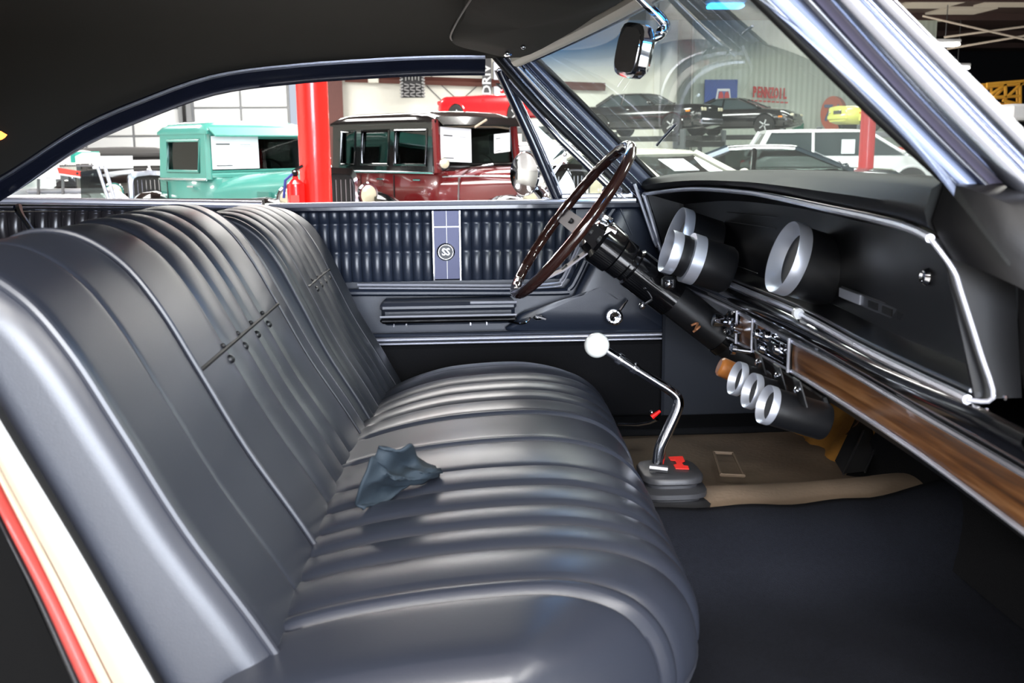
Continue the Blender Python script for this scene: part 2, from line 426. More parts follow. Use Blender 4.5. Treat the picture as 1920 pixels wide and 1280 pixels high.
# fire extinguisher on the post
e0 = P(556, 383, Y=8.85); e1 = P(556, 344, Y=8.85)
ex = thing('fire_extinguisher', 'red fire extinguisher hung on the left of the thick red post', 'fire extinguisher', (e0.x, 8.85, e0.z-.3))
er = .075
MB().lathe([(.03, -.32), (er, -.29), (er, 0), (er*.95, .03), (er*.6, .055), (.025, .07), (.025, .09)], (e0.x, 8.85, e1.z-.03), n=24).build('cylinder', REDX, ex)
MB().box((e0.x, 8.85, e1.z+.085), (.05, .05, .05), bev=.01).tube([(e0.x-.02, 8.85, e1.z+.10), (e0.x+.07, 8.85, e1.z+.15)], .012, 6).build('valve', BLK, ex)
MB().tube([(e0.x-.02, 8.83, e1.z+.08), (e0.x-.08, 8.82, e1.z+.03), (e0.x-.10, 8.82, e1.z-.12)], .012, 8).build('hose', mat('blue_hose', (.18, .22, .55), .4), ex)
MB().box((e0.x, 8.775, e1.z-.13), (.07, .005, .07)).build('label_patch', mat('red_label', (.85, .3, .28), .5), ex)

# signs on the walls
def plane_pts(px0, py0, px1, py1, Y):
    return P(px0, py0, Y=Y), P(px1, py1, Y=Y)
a, b = plane_pts(749, 122, 797, 183, YW-1)
tr = thing('tyre_tread_sign', 'grey and black tyre tread shaped sign hung on the white back wall', 'sign', ((a.x+b.x)/2, YW-1, b.z))
W_, H_ = b.x-a.x, a.z-b.z
TRB = mat('tread_black', (.16, .16, .17), .6); TRG = mat('tread_grey', (.58, .58, .58), .5)
MB().box(((a.x+b.x)/2, YW-.95, (a.z+b.z)/2), (W_*.92, .15, H_)).build('board', TRB, tr)
for k in range(10):
    for sx in (-1, 1):
        zc = a.z-H_*(k+.5)/10
        MB().box(((a.x+b.x)/2+sx*W_*.44, YW-1.08, zc), (W_*.14, .12, H_*.055), R=Matrix.Rotation(sx*.5, 3, 'Y')).build('tread_lug', TRG, tr)
for k in range(5):
    for i in range(3):
        MB().box((a.x+W_*(.26+.24*i), YW-1.08, b.z+H_*(.06+.085*k)), (W_*.2, .1, H_*.035), R=Matrix.Rotation(.25*(-1)**k, 3, 'Y')).build('tread_block', TRG, tr)
for i, x in enumerate((.24, .37, .50, .63, .76)):
    MB().box((a.x+W_*x, YW-1.08, b.z+H_*(.73+.03*(i % 2))), (W_*.045, .1, H_*.42)).build('tread_rib', TRG, tr)
MB().box(((a.x+b.x)/2, YW-.44, (a.z+b.z)/2), (.3, .9, .1)).build('wall_bracket', DULL, tr)
# vertical banner
a, b = plane_pts(904, 122, 922, 188, YW-1.2)
bn = thing('drive_banner', 'tall dark vertical banner with pale lettering beside the vent window frame', 'sign', ((a.x+b.x)/2, YW-1.2, b.z-1))
MB().box(((a.x+b.x)/2, YW-1.1, (a.z+b.z)/2+.5), (b.x-a.x, .08, a.z-b.z+1)).build('board', mat('banner_dark', (.25, .25, .26), .6), bn)
text_mesh('lettering', 'DRIV', .50, mat('pale_letter', (.80, .81, .82), .5), bn, ((a.x+b.x)/2, YW-1.18, (a.z+b.z)/2+.12), (0, 0, 1), (-1, 0, 0), bold=.01, sx=1.15)
tag(MB().box(P(932, 160, Y=YW-.18), (.35, .3, 2.0), bev=.04).build('grey_pylon', SILV), 'grey upright strip behind the vent window frame next to the dark banner', 'post')
MB().box(((a.x+b.x)/2, YW-.545, (a.z+b.z)/2), (.1, 1.05, .1)).build('wall_bracket', DULL, bn)
# blue sign with a white arch and red twin shape
a, b = plane_pts(1322, 156, 1382, 193, YW-.6)
bs = thing('blue_wall_sign', 'blue rectangular wall sign with white arch and red twin shape', 'sign', ((a.x+b.x)/2, YW-.6, b.z))
cx_, W_, H_ = (a.x+b.x)/2, b.x-a.x, a.z-b.z
MB().box((cx_, YW-.55, (a.z+b.z)/2), (W_, .08, H_+.3)).build('board', mat('sign_blue', (.20, .30, .58), .5), bs)
def arch(cx, z0, w2, h, t, y, name, m):
    MB().prism([(cx-w2, y, z0), (cx-w2*.72, y, z0+h), (cx+w2*.72, y, z0+h), (cx+w2, y, z0)], (0, t, 0)).build(name, m, bs)
arch(cx_+.1, b.z-.12, W_*.26, H_*.86, .03, YW-.63, 'white_arch', WHITEP)
arch(cx_+.1, b.z-.12, W_*.21, H_*.74, .03, YW-.66, 'blue_arch', mat('sign_blue2', (.35, .40, .62), .5))
for sx in (-1, 1):
    MB().prism([(cx_+.1+sx*W_*.09+W_*.075*cos(t), YW-.70, b.z+H_*.28+H_*.30*sin(t)) for t in [k*pi/8 for k in range(16)]], (0, .03, 0)).build('red_lobe', mat('sign_red', (.72, .22, .22), .5), bs)
# oil brand letters
a, b = plane_pts(1411, 165, 1475, 190, YW-.5)
ps = thing('letter_sign', 'row of red block letters reading PENNZOIL on the ribbed wall', 'sign', ((a.x+b.x)/2, YW-.5, b.z))
zt = (a.z+b.z)/2
RL = mat('letter_red', (.74, .20, .20), .5)
w1 = (b.x-a.x)/8
for i, ch in enumerate('PENNZOIL'):
    text_mesh('letter', ch, .62, RL, ps, (a.x+w1*(i+.5), YW-.5, zt+.10-.012*i), (1, 0, 0), (0, 0, 1), ext=.04, bold=.022, sx=.40 if ch in 'NZO' else .46)
for k in range(9):
    MB().box((a.x+w1*(k), YW-.45, zt-.24-.012*k), (w1*.7, .05, .06)).build('lower_dash', RL, ps)
for k in range(8):
    MB().box((a.x+w1*(k+.5), YW-.23, zt+.10-.012*k), (.04, .44, .04)).build('stand_off', WALLM, ps)
# round oil sign
a, b = plane_pts(1540, 180, 1580, 246, YW-1.5)
cx_, cz_ = (a.x+b.x)/2, (a.z+b.z)/2; rz_ = (a.z-b.z)/2; rx_ = (b.x-a.x)/2
rs = thing('round_wall_sign', 'round orange red sign with blue numerals leaning at the wall by the yellow car', 'sign', (cx_, YW-1.5, b.z))
MB().prism([(cx_+rx_*cos(t), YW-1.5, cz_+rz_*sin(t)) for t in [k*pi/20 for k in range(40)]], (.25, .25, 0)).build('disc', mat('sign_orange', (.72, .36, .26), .5), rs)
text_mesh('numerals', '76', .95, mat('sign_navy', (.30, .36, .48), .5), rs, (cx_, YW-1.52, cz_), (1, 0, 0), (0, 0, 1), ext=.02, bold=.02, sx=.8)
tag(MB().box(P(1496, 241, Y=YW-.24), (.42, .36, .5), bev=.03).build('green_crate', mat('green_box', (.10, .42, .33), .5)), 'small green box on the ribbed wall to the right of the black sports coupe', 'box')

# yellow truss tower at the right edge
tt = thing('yellow_truss', 'yellow lattice scaffold frame high at the right edge of the photo', 'scaffold', P(1895, 175, Y=38))
YT = mat('scaffold_yellow', (.85, .62, .20), .45)
T0 = [(1856, 158), (1925, 150)]; 
for (p, q) in (((1850, 158), (1945, 150)), ((1863, 182), (1912, 180)), ((1885, 157), (1885, 184)), ((1885, 158), (1860, 176)), ((1918, 154), (1890, 180)), ((1913, 155), (1913, 196)), ((1880, 188), (1913, 196)), ((1935, 150), (1935, 198)), ((1850, 162), (1945, 154))):
    for dy in (0, 1.0):
        MB().tube([P(*p, Y=38)+Vector((0, dy, 0)), P(*q, Y=38)+Vector((0, dy, 0))], .06, 6).build('strut', YT, tt)
for px, py in ((1885, 157), (1913, 155), (1913, 194)):
    MB().tube([P(px, py, Y=38), P(px, py, Y=38)+Vector((0, 1, 0))], .05, 6).build('crossbar', YT, tt)
tag(MB().box(P(1925, 212, Y=36), (2.8, 3, .55), bev=.08).build('white_container', WHITEP), 'white boxy roof at the right edge below the yellow scaffold', 'container')
# ================================================================ CARS IN THE HALL
def wheel(root, x, y, r, w_, rim=RIMM, spokes=5):
    s = 1 if y > 0 else -1
    t = MB().lathe([(r*.62, -w_/2), (r*.95, -w_/2), (r, -w_/2+.03), (r, w_/2-.03), (r*.95, w_/2), (r*.62, w_/2)], (x, y, r), (0, s, 0), 28).build('wheel', TYRE, root)
    h = MB().lathe([(r*.64, w_/2-.01), (r*.60, w_/2-.04), (r*.12, w_/2-.02), (.02, w_/2)], (x, y, r), (0, s, 0), 24)
    for k in range(spokes):
        a = 2*pi*k/spokes
        h.tube([(x+r*.1*cos(a), y+s*(w_/2-.01), r+r*.1*sin(a)), (x+r*.58*cos(a), y+s*(w_/2-.015), r+r*.58*sin(a))], r*.09, 6)
    h.build('hub_cap', rim, t)
def modern(name, label, cat, loc, rz, paint, L=4.6, W=1.8, H=1.4, belt=.92, hood=.85, deck=.95, cab=(-1.75, -1.05, .25, .95), wh=.32,
           wb=(-1.35, 1.35), glass=None, extra=None, group=None, roof=True, quads=False, snub=.12):
    t = thing(name, label, cat, loc, rz, group, local=True)
    glass = glass or CGLASS
    x0, x1 = -L/2, L/2; st = []
    n = 26
    for i in range(n+1):
        x = x0+L*i/n; u = i/n
        e = min(1, (min(u, 1-u)*L/.35)) if min(u, 1-u)*L < .35 else 1
        wv = W/2*(.86+.14*sqrt(max(0, e)))
        if x > cab[3]-.05: zt = belt+(hood-belt)*max(0, (x-cab[3])/(x1-cab[3]))**.9
        elif x < cab[0]+.05: zt = deck+(belt-deck)*((x-x0)/(cab[0]-x0+1e-6))
        else: zt = belt
        zt -= snub*max(0, 1-e)**1.2*1.6
        zb = .24+.10*(1-e)
        st.append([Vector(p) for p in ((x, -wv*.85, zb), (x, -wv*.97, zb+.08), (x, -wv, .5), (x, -wv, zt-.16), (x, -wv*.95, zt-.04), (x, -wv*.82, zt), (x, 0, zt+.03),
                   (x, wv*.82, zt), (x, wv*.95, zt-.04), (x, wv, zt-.16), (x, wv, .5), (x, wv*.97, zb+.08), (x, wv*.85, zb))])
    MB().loft(st, True, True).build('body', paint, t, angle=50)
    wb_ = W/2*.88; wt = W/2*.70; zb = belt-.02
    c0, c1, c2, c3 = cab
    if roof:
        for sy in (-1, 1):
            MB().add([(c0, sy*wb_, zb), (c3, sy*wb_, zb), (c2, sy*wt, H-.05), (c1, sy*wt, H-.05)], [(0, 1, 2, 3)]).build('side_glass', glass, t, recalc=False)
        MB().grid(lambda u, v: (c3+(c2-c3)*u+.10*(1-(2*v-1)**2)*(1-u), (2*v-1)*(wb_+(wt-wb_)*u), zb+(H-.05-zb)*u), [0, .5, 1], [k/6 for k in range(7)]).build('windscreen', glass, t)
        MB().grid(lambda u, v: (c0+(c1-c0)*u-.08*(1-(2*v-1)**2)*(1-u), (2*v-1)*(wb_+(wt-wb_)*u), zb+(H-.05-zb)*u), [0, .5, 1], [k/6 for k in range(7)]).build('rear_screen', glass, t)
        rr = []
        for i in range(9):
            x = c1-.03+(c2-c1+.06)*i/8; e = 1-abs(2*i/8-1)**3
            rr.append([Vector(p) for p in ((x, -wt-.03, H-.07), (x, -wt*.8, H-.02+.02*e), (x, 0, H+.02*e), (x, wt*.8, H-.02+.02*e), (x, wt+.03, H-.07), (x, 0, H-.09))])
        MB().loft(rr, True, True).build('roof', paint, t, angle=60)
        for sy in (-1, 1):
            MB().tube([(c3+.02, sy*wb_, zb), (c2, sy*wt, H-.05)], .042, 6).build('windscreen_pillar', paint, t)
            MB().tube([(c0-.02, sy*wb_, zb), (c1, sy*wt, H-.05)], .07, 6).build('rear_pillar', paint, t)
            xm = (c1+c2)/2-.12
            MB().tube([(xm-.02, sy*wb_, zb), (xm, sy*wt, H-.05)], .035, 6).build('door_pillar', paint if paint in (WHITEP, SILV) else BLK, t)
    else:
        MB().tube([(c3, -wb_, zb), (c2, -wt, H-.05), (c2, wt, H-.05), (c3, wb_, zb)], .035, 6).build('windscreen_frame', BLK, t)
        MB().grid(lambda u, v: (c3+(c2-c3)*u, (2*v-1)*(wb_+(wt-wb_)*u), zb+(H-.05-zb)*u), [0, 1], [0, 1]).build('windscreen', glass, t)
    for wx in wb:
        for sy in (-1, 1):
            wheel(t, wx, sy*(W/2-.07), wh, .2)
            MB().tube([(wx+(wh+.06)*cos(a), sy*(W/2+.0), wh+(wh+.06)*sin(a)) for a in [k*pi/12 for k in range(13)]], .035, 6).build('arch_lip', paint, t)
            MB().lathe([(wh+.055, 0), (wh+.055, .012)], (wx, sy*(W/2-.005), wh+.01), (0, sy, 0), 28).build('wheel_well', RUBBER, t)
    for sy in (-1, 1):
        if quads:
            for k in (0, 1):
                MB().box((x1-.02, sy*(W/2-.22-.19*k), hood-.17), (.06, .16, .11), bev=.01).build('headlamp', LENS, t)
        else:
            MB().box((x1-.10, sy*(W/2-.30), hood-.16), (.16, .36, .11), R=Matrix.Rotation(-sy*.35, 3, 'Z'), bev=.03).build('headlamp', LENS, t)
        MB().box((x1-.45, sy*(W/2-.005), hood-.22), (.16, .02, .06), bev=.005).build('side_marker', ORANGEG, t)
        MB().box((x0+.06, sy*(W/2-.25), deck-.2), (.1, .36, .13), bev=.03).build('tail_lamp', REDL, t)
        MB().sphere((c3-.12, sy*(W/2+.02), belt+.06), .09, 12, (.7, 1, .65)).build('door_mirror', paint, t)
        MB().box((c3-.95, sy*(W/2+.005), belt-.16), (.18, .03, .03), bev=.008).build('door_handle', paint, t)
    MB().box((x1-.03, 0, .48), (.14, W*.88, .18), bev=.04).build('front_bumper', CHROME2 if quads else paint, t)
    MB().box((x0+.03, 0, .48), (.14, W*.88, .18), bev=.04).build('rear_bumper', CHROME2 if quads else paint, t)
    MB().box((x1-.005, 0, hood-.18), (.05, W*.35, .12), bev=.01).build('grille', BLK, t)
    return t
def paper(name, label, root_t, center, right, up, w_, h_, lines=True, group=None):
    # a price sheet standing inside/against a screen, its own thing
    c = Vector(center); r = Vector(right).normalized(); u = Vector(up).normalized(); n = r.cross(u)
    s = tag(MB().prism([c-r*w_/2-u*h_/2, c+r*w_/2-u*h_/2, c+r*w_/2+u*h_/2, c-r*w_/2+u*h_/2], n*.004).build(name, PAPER, loc=c), label, 'paper', group)
    if lines:
        k = MB(); q = n*.006
        def bar(x0, x1, y, hh):
            p = c-r*w_/2-u*h_/2+q; k.prism([p+r*w_*x0+u*h_*y, p+r*w_*x1+u*h_*y, p+r*w_*x1+u*h_*(y+hh), p+r*w_*x0+u*h_*(y+hh)], n*.001)
        bar(.09, .38, .74, .035); bar(.08, .42, .09, .03)
        k.build('print_heading', INK, s, smooth=False)
        k = MB()
        for i in range(4): bar(.60, .60+.28*(1-.2*(i % 2)), .55+.06*i, .018)
        for i in range(4): bar(.10, .36, .48+.055*i, .015)
        k.build('print_lines', GREYINK, s, smooth=False)
    return s
def frame_pt(root, p):
    M = Matrix.Rotation(root.rotation_euler.z, 4, 'Z'); M.translation = root.location
    return M @ Vector(p)
def frame_dir(root, d):
    return Matrix.Rotation(root.rotation_euler.z, 3, 'Z') @ Vector(d)

# ---------------- vintage cars
def vintage(name, label, cat, loc, rz, body, roofm, hoodm, upper=None, hw=.68, belt=1.06, roofz=1.70, blen=1.0, hlen=1.30, hoodz=1.05, rads=(.36, .27), windows=((-.12, -.86),),
            frame=None, shell=CHROME, group=None, visor=True, canvas=False, fender=BLACKP, lampz=.86, rt=.07):
    t = thing(name, label, cat, loc, rz, group, local=True)
    upper = upper or body; frame = frame or upper
    z0 = .42
    # lower body tub
    rg = []
    xs = [-blen-.06, -blen, -blen*.5, 0.0, .12]
    for i, x in enumerate(xs):
        w_ = hw*(.9 if i == 0 else 1.0 if x < 0 else .96 if x == 0 else .82)
        rg.append([Vector(p) for p in ((x, -w_*.94, z0), (x, -w_, z0+.2), (x, -w_, belt-.03), (x, -w_*.97, belt), (x, w_*.97, belt), (x, w_, belt-.03), (x, w_, z0+.2), (x, w_*.94, z0))])
    MB().loft(rg, True, True).build('body_tub', body, t, angle=50)
    # belt moulding
    for sy in (-1, 1):
        MB().tube([(-blen, sy*(hw+.008), belt-.02), (0.02, sy*(hw+.008), belt-.02)], .014, 6).build('belt_moulding', shell if not canvas else body, t)
    # upper cabin: posts, header, rear panel, roof
    wt = hw*.94; R = rt
    def side(x, z): # tumblehome
        return hw-(hw-wt)*(z-belt)/(roofz-belt)
    zr = roofz-.13
    px_ = sorted(set([0.0]+[w for ab in windows for w in ab]+[-blen]))
    for sy in (-1, 1):
        # side wall as pieces around the openings
        k = MB()
        def slab(xa, xb, za, zb):
            pts = []
            for (x, z) in ((xa, za), (xb, za), (xb, zb), (xa, zb)): pts.append((x, sy*side(x, z), z))
            k.prism(pts, (0, -sy*.045, 0))
        zlo, zhi = belt+.05, zr-.07
        slab(-blen, 0, belt-.01, zlo); slab(-blen, 0, zhi, zr+.02)
        ed = [0.0]
        for a, b in windows: ed += [a, b]
        ed.append(-blen)
        for i in range(0, len(ed), 2):
            if ed[i]-ed[i+1] > .005: slab(ed[i+1], ed[i], zlo, zhi)
        k.build('side_panel', upper, t, angle=30)
        for a, b in windows:
            zs = (zlo+zhi)/2
            f = MB().tube([(a-.02, sy*(side(0, zlo)+.002), zlo+.02), (b+.02, sy*(side(0, zlo)+.002), zlo+.02), (b+.02, sy*(side(0, zhi)+.002), zhi-.02), (a-.02, sy*(side(0, zhi)+.002), zhi-.02)], .018, 6, closed=True).build('window_frame', frame, t)
            MB().prism([(b, sy*(side(0, zlo)-.025), zlo), (a, sy*(side(0, zlo)-.025), zlo), (a, sy*(side(0, zhi)-.025), zhi), (b, sy*(side(0, zhi)-.025), zhi)], (0, -sy*.006, 0)).build('pane', SMOKE, f)
            MB().tube([((a+b)/2+(a-b)*.36, sy*(hw+.03), belt-.10), ((a+b)/2+(a-b)*.36-.12, sy*(hw+.035), belt-.10)], .012, 6).build('door_handle', CHROME, t)
            MB().box((b, sy*hw, (belt+z0)/2), (.012, .012, belt-z0-.1)).build('door_seam', RUBBER, t)
    # rear panel
    MB().prism([(-blen, -side(0, belt), belt), (-blen, side(0, belt), belt), (-blen-.03, wt*.98, zr), (-blen-.03, -wt*.98, zr)], (.04, 0, 0)).build('rear_panel', upper, t)
    # windscreen: posts, lower rail, header, pane, opened slightly
    for sy in (-1, 1):
        MB().tube([(.02, sy*(hw-.03), belt-.02), (-.03, sy*(wt-.03), zr+.02)], .04, 8).build('windscreen_post', upper, t)
    MB().box((.02, 0, belt+.02), (.08, hw*1.9, .07), bev=.02).build('cowl_rail', upper, t)
    MB().box((-.02, 0, zr-.0), (.09, wt*1.95, .10), bev=.02).build('header_rail', upper, t)
    fz0, fz1 = belt+.07, zr-.06
    f = MB().tube([(.015, -hw+.07, fz0), (.015, hw-.07, fz0), (-.02, wt-.07, fz1), (-.02, -wt+.07, fz1)], .016, 6, closed=True).build('windscreen_frame', frame, t)
    MB().prism([(.012, -hw+.07, fz0), (.012, hw-.07, fz0), (-.022, wt-.07, fz1), (-.022, -wt+.07, fz1)], (-.006, 0, 0)).build('windscreen_pane', SMOKE, f)
    # roof
    rg = []
    N_ = 12
    for i in range(N_+1):
        u = i/N_; x = -blen-.05+(blen+.08)*u
        e = sqrt(max(0, 1-(2*max(0, abs(u-.5)-.32)/.36)**2)) if abs(u-.5) > .32 else 1
        dz = (roofz-zr)*(0.25+.75*e)
        a = wt+.015
        rg.append([Vector(p) for p in ((x, -a, zr-.02), (x, -a, zr+dz*.35), (x, -a*.93, zr+dz*.72), (x, -a*.7, zr+dz*.92), (x, 0, zr+dz), (x, a*.7, zr+dz*.92), (x, a*.93, zr+dz*.72), (x, a, zr+dz*.35), (x, a, zr-.02))])
    MB().loft(rg, True, True).build('roof', roofm, t, angle=60)
    if visor:
        MB().prism([(.03, -wt, zr+.04), (.03, wt, zr+.04), (.13, wt*.96, zr-.05), (.13, -wt*.96, zr-.05)], (0, 0, .015)).build('sun_peak', roofm, t)
    # seats and steering wheel inside
    MB().box((-.62, 0, .78), (.14, hw*1.7, .6), bev=.05).build('seat_back', mat('old_seat', (.30, .29, .28), .8), t)
    MB().box((-.42, 0, .5), (.5, hw*1.7, .14), bev=.05).build('seat_base', MT['old_seat'], t)
    sw = [Vector((-.20, .30, belt+.02))+Vector((-.35*sin(a)*.19, cos(a)*.19, .9*sin(a)*.19)) for a in [k*pi/10 for k in range(20)]]
    MB().tube(sw, .013, 6, closed=True).build('steering_wheel', BLK, t)
    # bonnet
    rg = []
    for u in [k/10 for k in range(11)]:
        x = .04+hlen*u; w_ = (hw*.92)*(1-u)**1.6+(rads[0]+(rads[1]-rads[0])*u)*(1-(1-u)**1.6)
        zt = belt+.03+(hoodz-belt-.03)*(1-(1-u)**2)
        rg.append([Vector(p) for p in ((x, -w_, z0), (x, -w_, zt-.20), (x, -w_*.92, zt-.09), (x, -w_*.6, zt-.02), (x, 0, zt+.01), (x, w_*.6, zt-.02), (x, w_*.92, zt-.09), (x, w_, zt-.20), (x, w_, z0))])
    hd = MB().loft(rg, True, True).build('bonnet', hoodm, t, angle=50)
    for sy in (-1, 1):
        for k in range(14):
            x = .50+.052*k; w_ = rads[0]+(rads[1]-rads[0])*(x/hlen)+.012+.25*(1-x/hlen)**3
            MB().box((x, sy*w_, hoodz-.38), (.022, .02, .20), bev=.006).build('louvre', hoodm, hd)
    # radiator
    xr = .04+hlen
    def radring(x, w_, zt):
        pts = [(x, -w_, z0)] + [(x, -w_+.0+w_*(1-cos(a))*.35, zt-.12+.12*sin(a)) for a in (0, .5, 1.0, 1.57)]
        pts += [(x, 0, zt+.015)] + [(x, w_-w_*(1-cos(a))*.35, zt-.12+.12*sin(a)) for a in (1.57, 1.0, .5, 0)] + [(x, w_, z0)]
        return [Vector(p) for p in pts]
    w_ = rads[1]+.03
    o1 = radring(xr, w_, hoodz+.02); o2 = radring(xr+.11, w_, hoodz+.02); i2 = radring(xr+.12, w_-.045, hoodz-.045); i1 = radring(xr+.06, w_-.05, hoodz-.05)
    rs_ = MB().loft([o1, o2, i2, i1], False, False).build('radiator_shell', shell, t, angle=50)
    MB().prism(i1, (.005, 0, 0)).build('radiator_core', RUBBER, rs_)
    k = MB()
    for i in range(9):
        y = -w_+.07+(2*w_-.14)*i/8; k.tube([(xr+.075, y, z0), (xr+.075, y, hoodz-.10)], .005, 4)
    k.build('grille_bar', DULL if canvas is False else CHROME, rs_)
    MB().lathe([(.03, 0), (.035, .02), (.02, .035), (.012, .08), (.03, .10), (.004, .13)], (xr+.05, 0, hoodz+.03), n=12).build('radiator_cap', CHROME, rs_)
    # headlamps
    for sy in (-1, 1):
        c = Vector((xr+.02, sy*(w_+.20), lampz))
        l = MB().lathe([(.02, -.16), (.07, -.13), (.115, -.06), (.135, 0), (.142, .015), (.132, .03)], c, (1, 0, 0), 28).build('headlamp', CHROME, t)
        MB().lathe([(.128, .018), (.10, .035), (.0, .045)], c, (1, 0, 0), 24).build('lens', LENS, l)
    MB().tube([(xr+.0, -w_-.22, lampz-.15), (xr+.03, 0, lampz-.19), (xr, w_+.22, lampz-.15)], .018, 8).build('lamp_bar', CHROME, t)
    # wings, running boards, wheels
    for sy in (-1, 1):
        yc = sy*(hw+.05); yw = .15
        for (xc, nm) in ((hlen-.05, 'front_wing'), (-blen-.15, 'rear_wing')):
            rg = []
            for k in range(13):
                a = pi*(-.06+1.06*k/12); x = xc+.50*cos(a); z = .36+.44*sin(a)
                ins = .0
                rg.append([Vector((x, yc-sy*yw, z+.02*0)), Vector((x, yc-sy*yw*.3, z+.035)), Vector((x, yc+sy*yw*.5, z+.02)), Vector((x, yc+sy*yw, z-.05)), Vector((xc+.46*cos(a), yc+sy*yw*.6, .36+.40*sin(a))), Vector((xc+.46*cos(a), yc-sy*yw, .36+.40*sin(a)))])
            MB().loft(rg, True, True).build(nm, fender, t, angle=60)
            wheel(t, xc, yc, .36, .14, rim=CREAM_PAINT_REFL, spokes=10)
        MB().box(((hlen-blen)/2-.1, yc, .36), (hlen+blen-.9, .26, .04), bev=.01).build('running_board', fender, t)
    MB().tube([(xr+.28, -.75, .50), (xr+.36, -.3, .50), (xr+.36, .3, .50), (xr+.28, .75, .50)], .035, 8).build('bumper', CHROME, t)
    MB().box((-blen*.5+hlen*.4, 0, .40), (blen+hlen-.1, .8, .1)).build('chassis_rail', RUBBER, t)
    return t

# teal pickup truck
TRX = P(485, 300, Y=12.0).x
truck = vintage('pickup_truck', 'teal green vintage pickup truck with a price sheet in its windscreen', 'truck', (TRX, 12.05, 0), radians(-47), GREENP, GREENP, GREENP,
                belt=1.00, roofz=1.63, blen=1.02, hlen=1.22, hoodz=1.08, hw=.70, rads=(.42, .30), lampz=.80)
MB().box((-1.75, 0, .50), (1.3, 1.3, .22), bev=.02).build('load_bed', GREENP, truck)
MB().box((.75, -.455, .78), (.22, .03, .16)).build('bonnet_flap', mat('teal_dark', (.25, .50, .46), .35), truck)
paper('price_sheet', 'white price sheet inside the teal truck windscreen', truck, frame_pt(truck, (.035, -.33, 1.275)), frame_dir(truck, (0, 1, .0)), (0, 0, 1), .60, .36)

# maroon sedan
MX = P(893, 290, Y=12.0).x
msed = vintage('vintage_sedan', 'maroon vintage sedan with black roof and chrome belt line', 'car', (MX, 12.0, 0), radians(-50), MAROON, BLACKP, MAROON, upper=BLACKP,
               belt=1.05, roofz=1.73, blen=1.98, hlen=1.32, hoodz=1.10, hw=.66, rads=(.40, .28), windows=((-.10, -.72), (-.80, -1.38), (-1.48, -1.80)), lampz=.84)
MB().tube([(-.02, -.64, 1.52), (.0, -.3, 1.55), (.0, .3, 1.55), (-.02, .64, 1.52)], .012, 6).build('visor_trim', CREAM_PAINT_REFL, msed)
for sy in (-1, 1):
    MB().tube([(.05, sy*.63, 1.03), (-.01, sy*.60, 1.62)], .045, 8).build('maroon_post', MAROON, msed)
l = MB().lathe([(.01, -.08), (.05, -.05), (.06, 0)], (.16, -.62, 1.14), (1, -.3, 0), 20).build('cowl_lamp', CHROME, msed)
MB().lathe([(.055, 0), (.0, .02)], (.16, -.62, 1.14), (1, -.3, 0), 20).build('lens', LENS, l)
MB().tube([(.30, -.02, 1.115), (.30, -.35, 1.08), (.30, -.53, .98), (.30, -.56, .5)], .014, 6).build('cowl_strip', CHROME, msed)
MB().tube([(.1, -.6, .99), (.5, -.47, 1.0), (1.3, -.32, 1.0)], .012, 6).build('bonnet_strip', CHROME, msed)
MB().tube([(.16, -.16, 1.535), (.16, .02, 1.62)], .014, 6).build('roof_badge', CREAM_PAINT_REFL, msed)
paper('price_sheet', 'white price sheet inside the maroon sedan windscreen', msed, frame_pt(msed, (.035, -.34, 1.34)), frame_dir(msed, (0, 1, -.05)), (0, .0, 1), .46, .38)
paper('small_price_sheet', 'small pale green and red sheet at the far side of the maroon sedan windscreen', msed, frame_pt(msed, (.035, .38, 1.36)), frame_dir(msed, (0, 1, .08)), (0, 0, 1), .26, .22)

# black vintage tourer
BX = P(243, 320, Y=16.5).x
bcar = vintage('vintage_tourer', 'black vintage open tourer with flat top and chrome radiator left of the teal truck', 'car', (BX, 16.5, 0), radians(-62), BLACKP, mat('black_canvas', (.16, .155, .15), .7), BLACKP,
               belt=.98, roofz=1.36, blen=1.5, hlen=1.25, hoodz=.98, upper=MT['black_canvas'], hw=.68, rads=(.38, .28), windows=((-.1, -.75), (-.82, -1.42)), canvas=True, visor=False, lampz=.72, shell=CHROME2)
paper('pale_windscreen_card', 'white card in the windscreen of the black vintage tourer', bcar, frame_pt(bcar, (.04, -.25, 1.12)), frame_dir(bcar, (0, 1, 0)), (0, 0, 1), .60, .20, lines=False)

# white surrey-topped runabout at the far left
sx0 = P(165, 330, Y=10.5).x
sr = thing('fringe_top_car', 'small white open car with a fringed green and white canopy at far left', 'car', (sx0-.8, 10.5, 0))
zc = P(150, 287, Y=10.5).z
cx_ = P(110, 300, Y=10.5).x; cw = (P(176, 300, Y=10.5).x-cx_)
FR = mat('fringe_cream', (.92, .91, .87), .8); TEALC = mat('canopy_teal', (.10, .58, .52), .6)
def cy(u): return cx_+cw*(2*u-1)
rg = []
for i in range(9):
    u = i/8; x = cx_-cw*1.0+2*cw*u; e = sqrt(max(0.02, 1-(2*u-1)**6))
    rg.append([Vector(p) for p in ((x, 10.0, zc-.10), (x, 10.0, zc-.03), (x, 10.2, zc+.02*e), (x, 10.5, zc+.03*e), (x, 10.7, zc-.0), (x, 10.7, zc-.10))])
can = MB().loft(rg, True, True).build('canopy', FR, sr, angle=60)
for i, (u, w_) in enumerate(((.66, .20), (.96, .06), (.25, .20))):
    MB().box((cx_-cw+2*cw*u, 10.35, zc-.035), (2*cw*w_, .712, .10)).build('teal_stripe', TEALC, can)
random.seed(3)
for i in range(44):
    x = cx_-cw+2*cw*(i+.5)/44
    MB().box((x, 9.99, zc-.14-random.random()*.012), (2*cw/44*.7, .02, .085+random.random()*.02), bev=.003).build('fringe_tassel', FR, can)
MB().box((cx_-.6, 10.6, .62), (2.2, 1.3, .56), bev=.12).build('body_tub', WHITEP, sr)
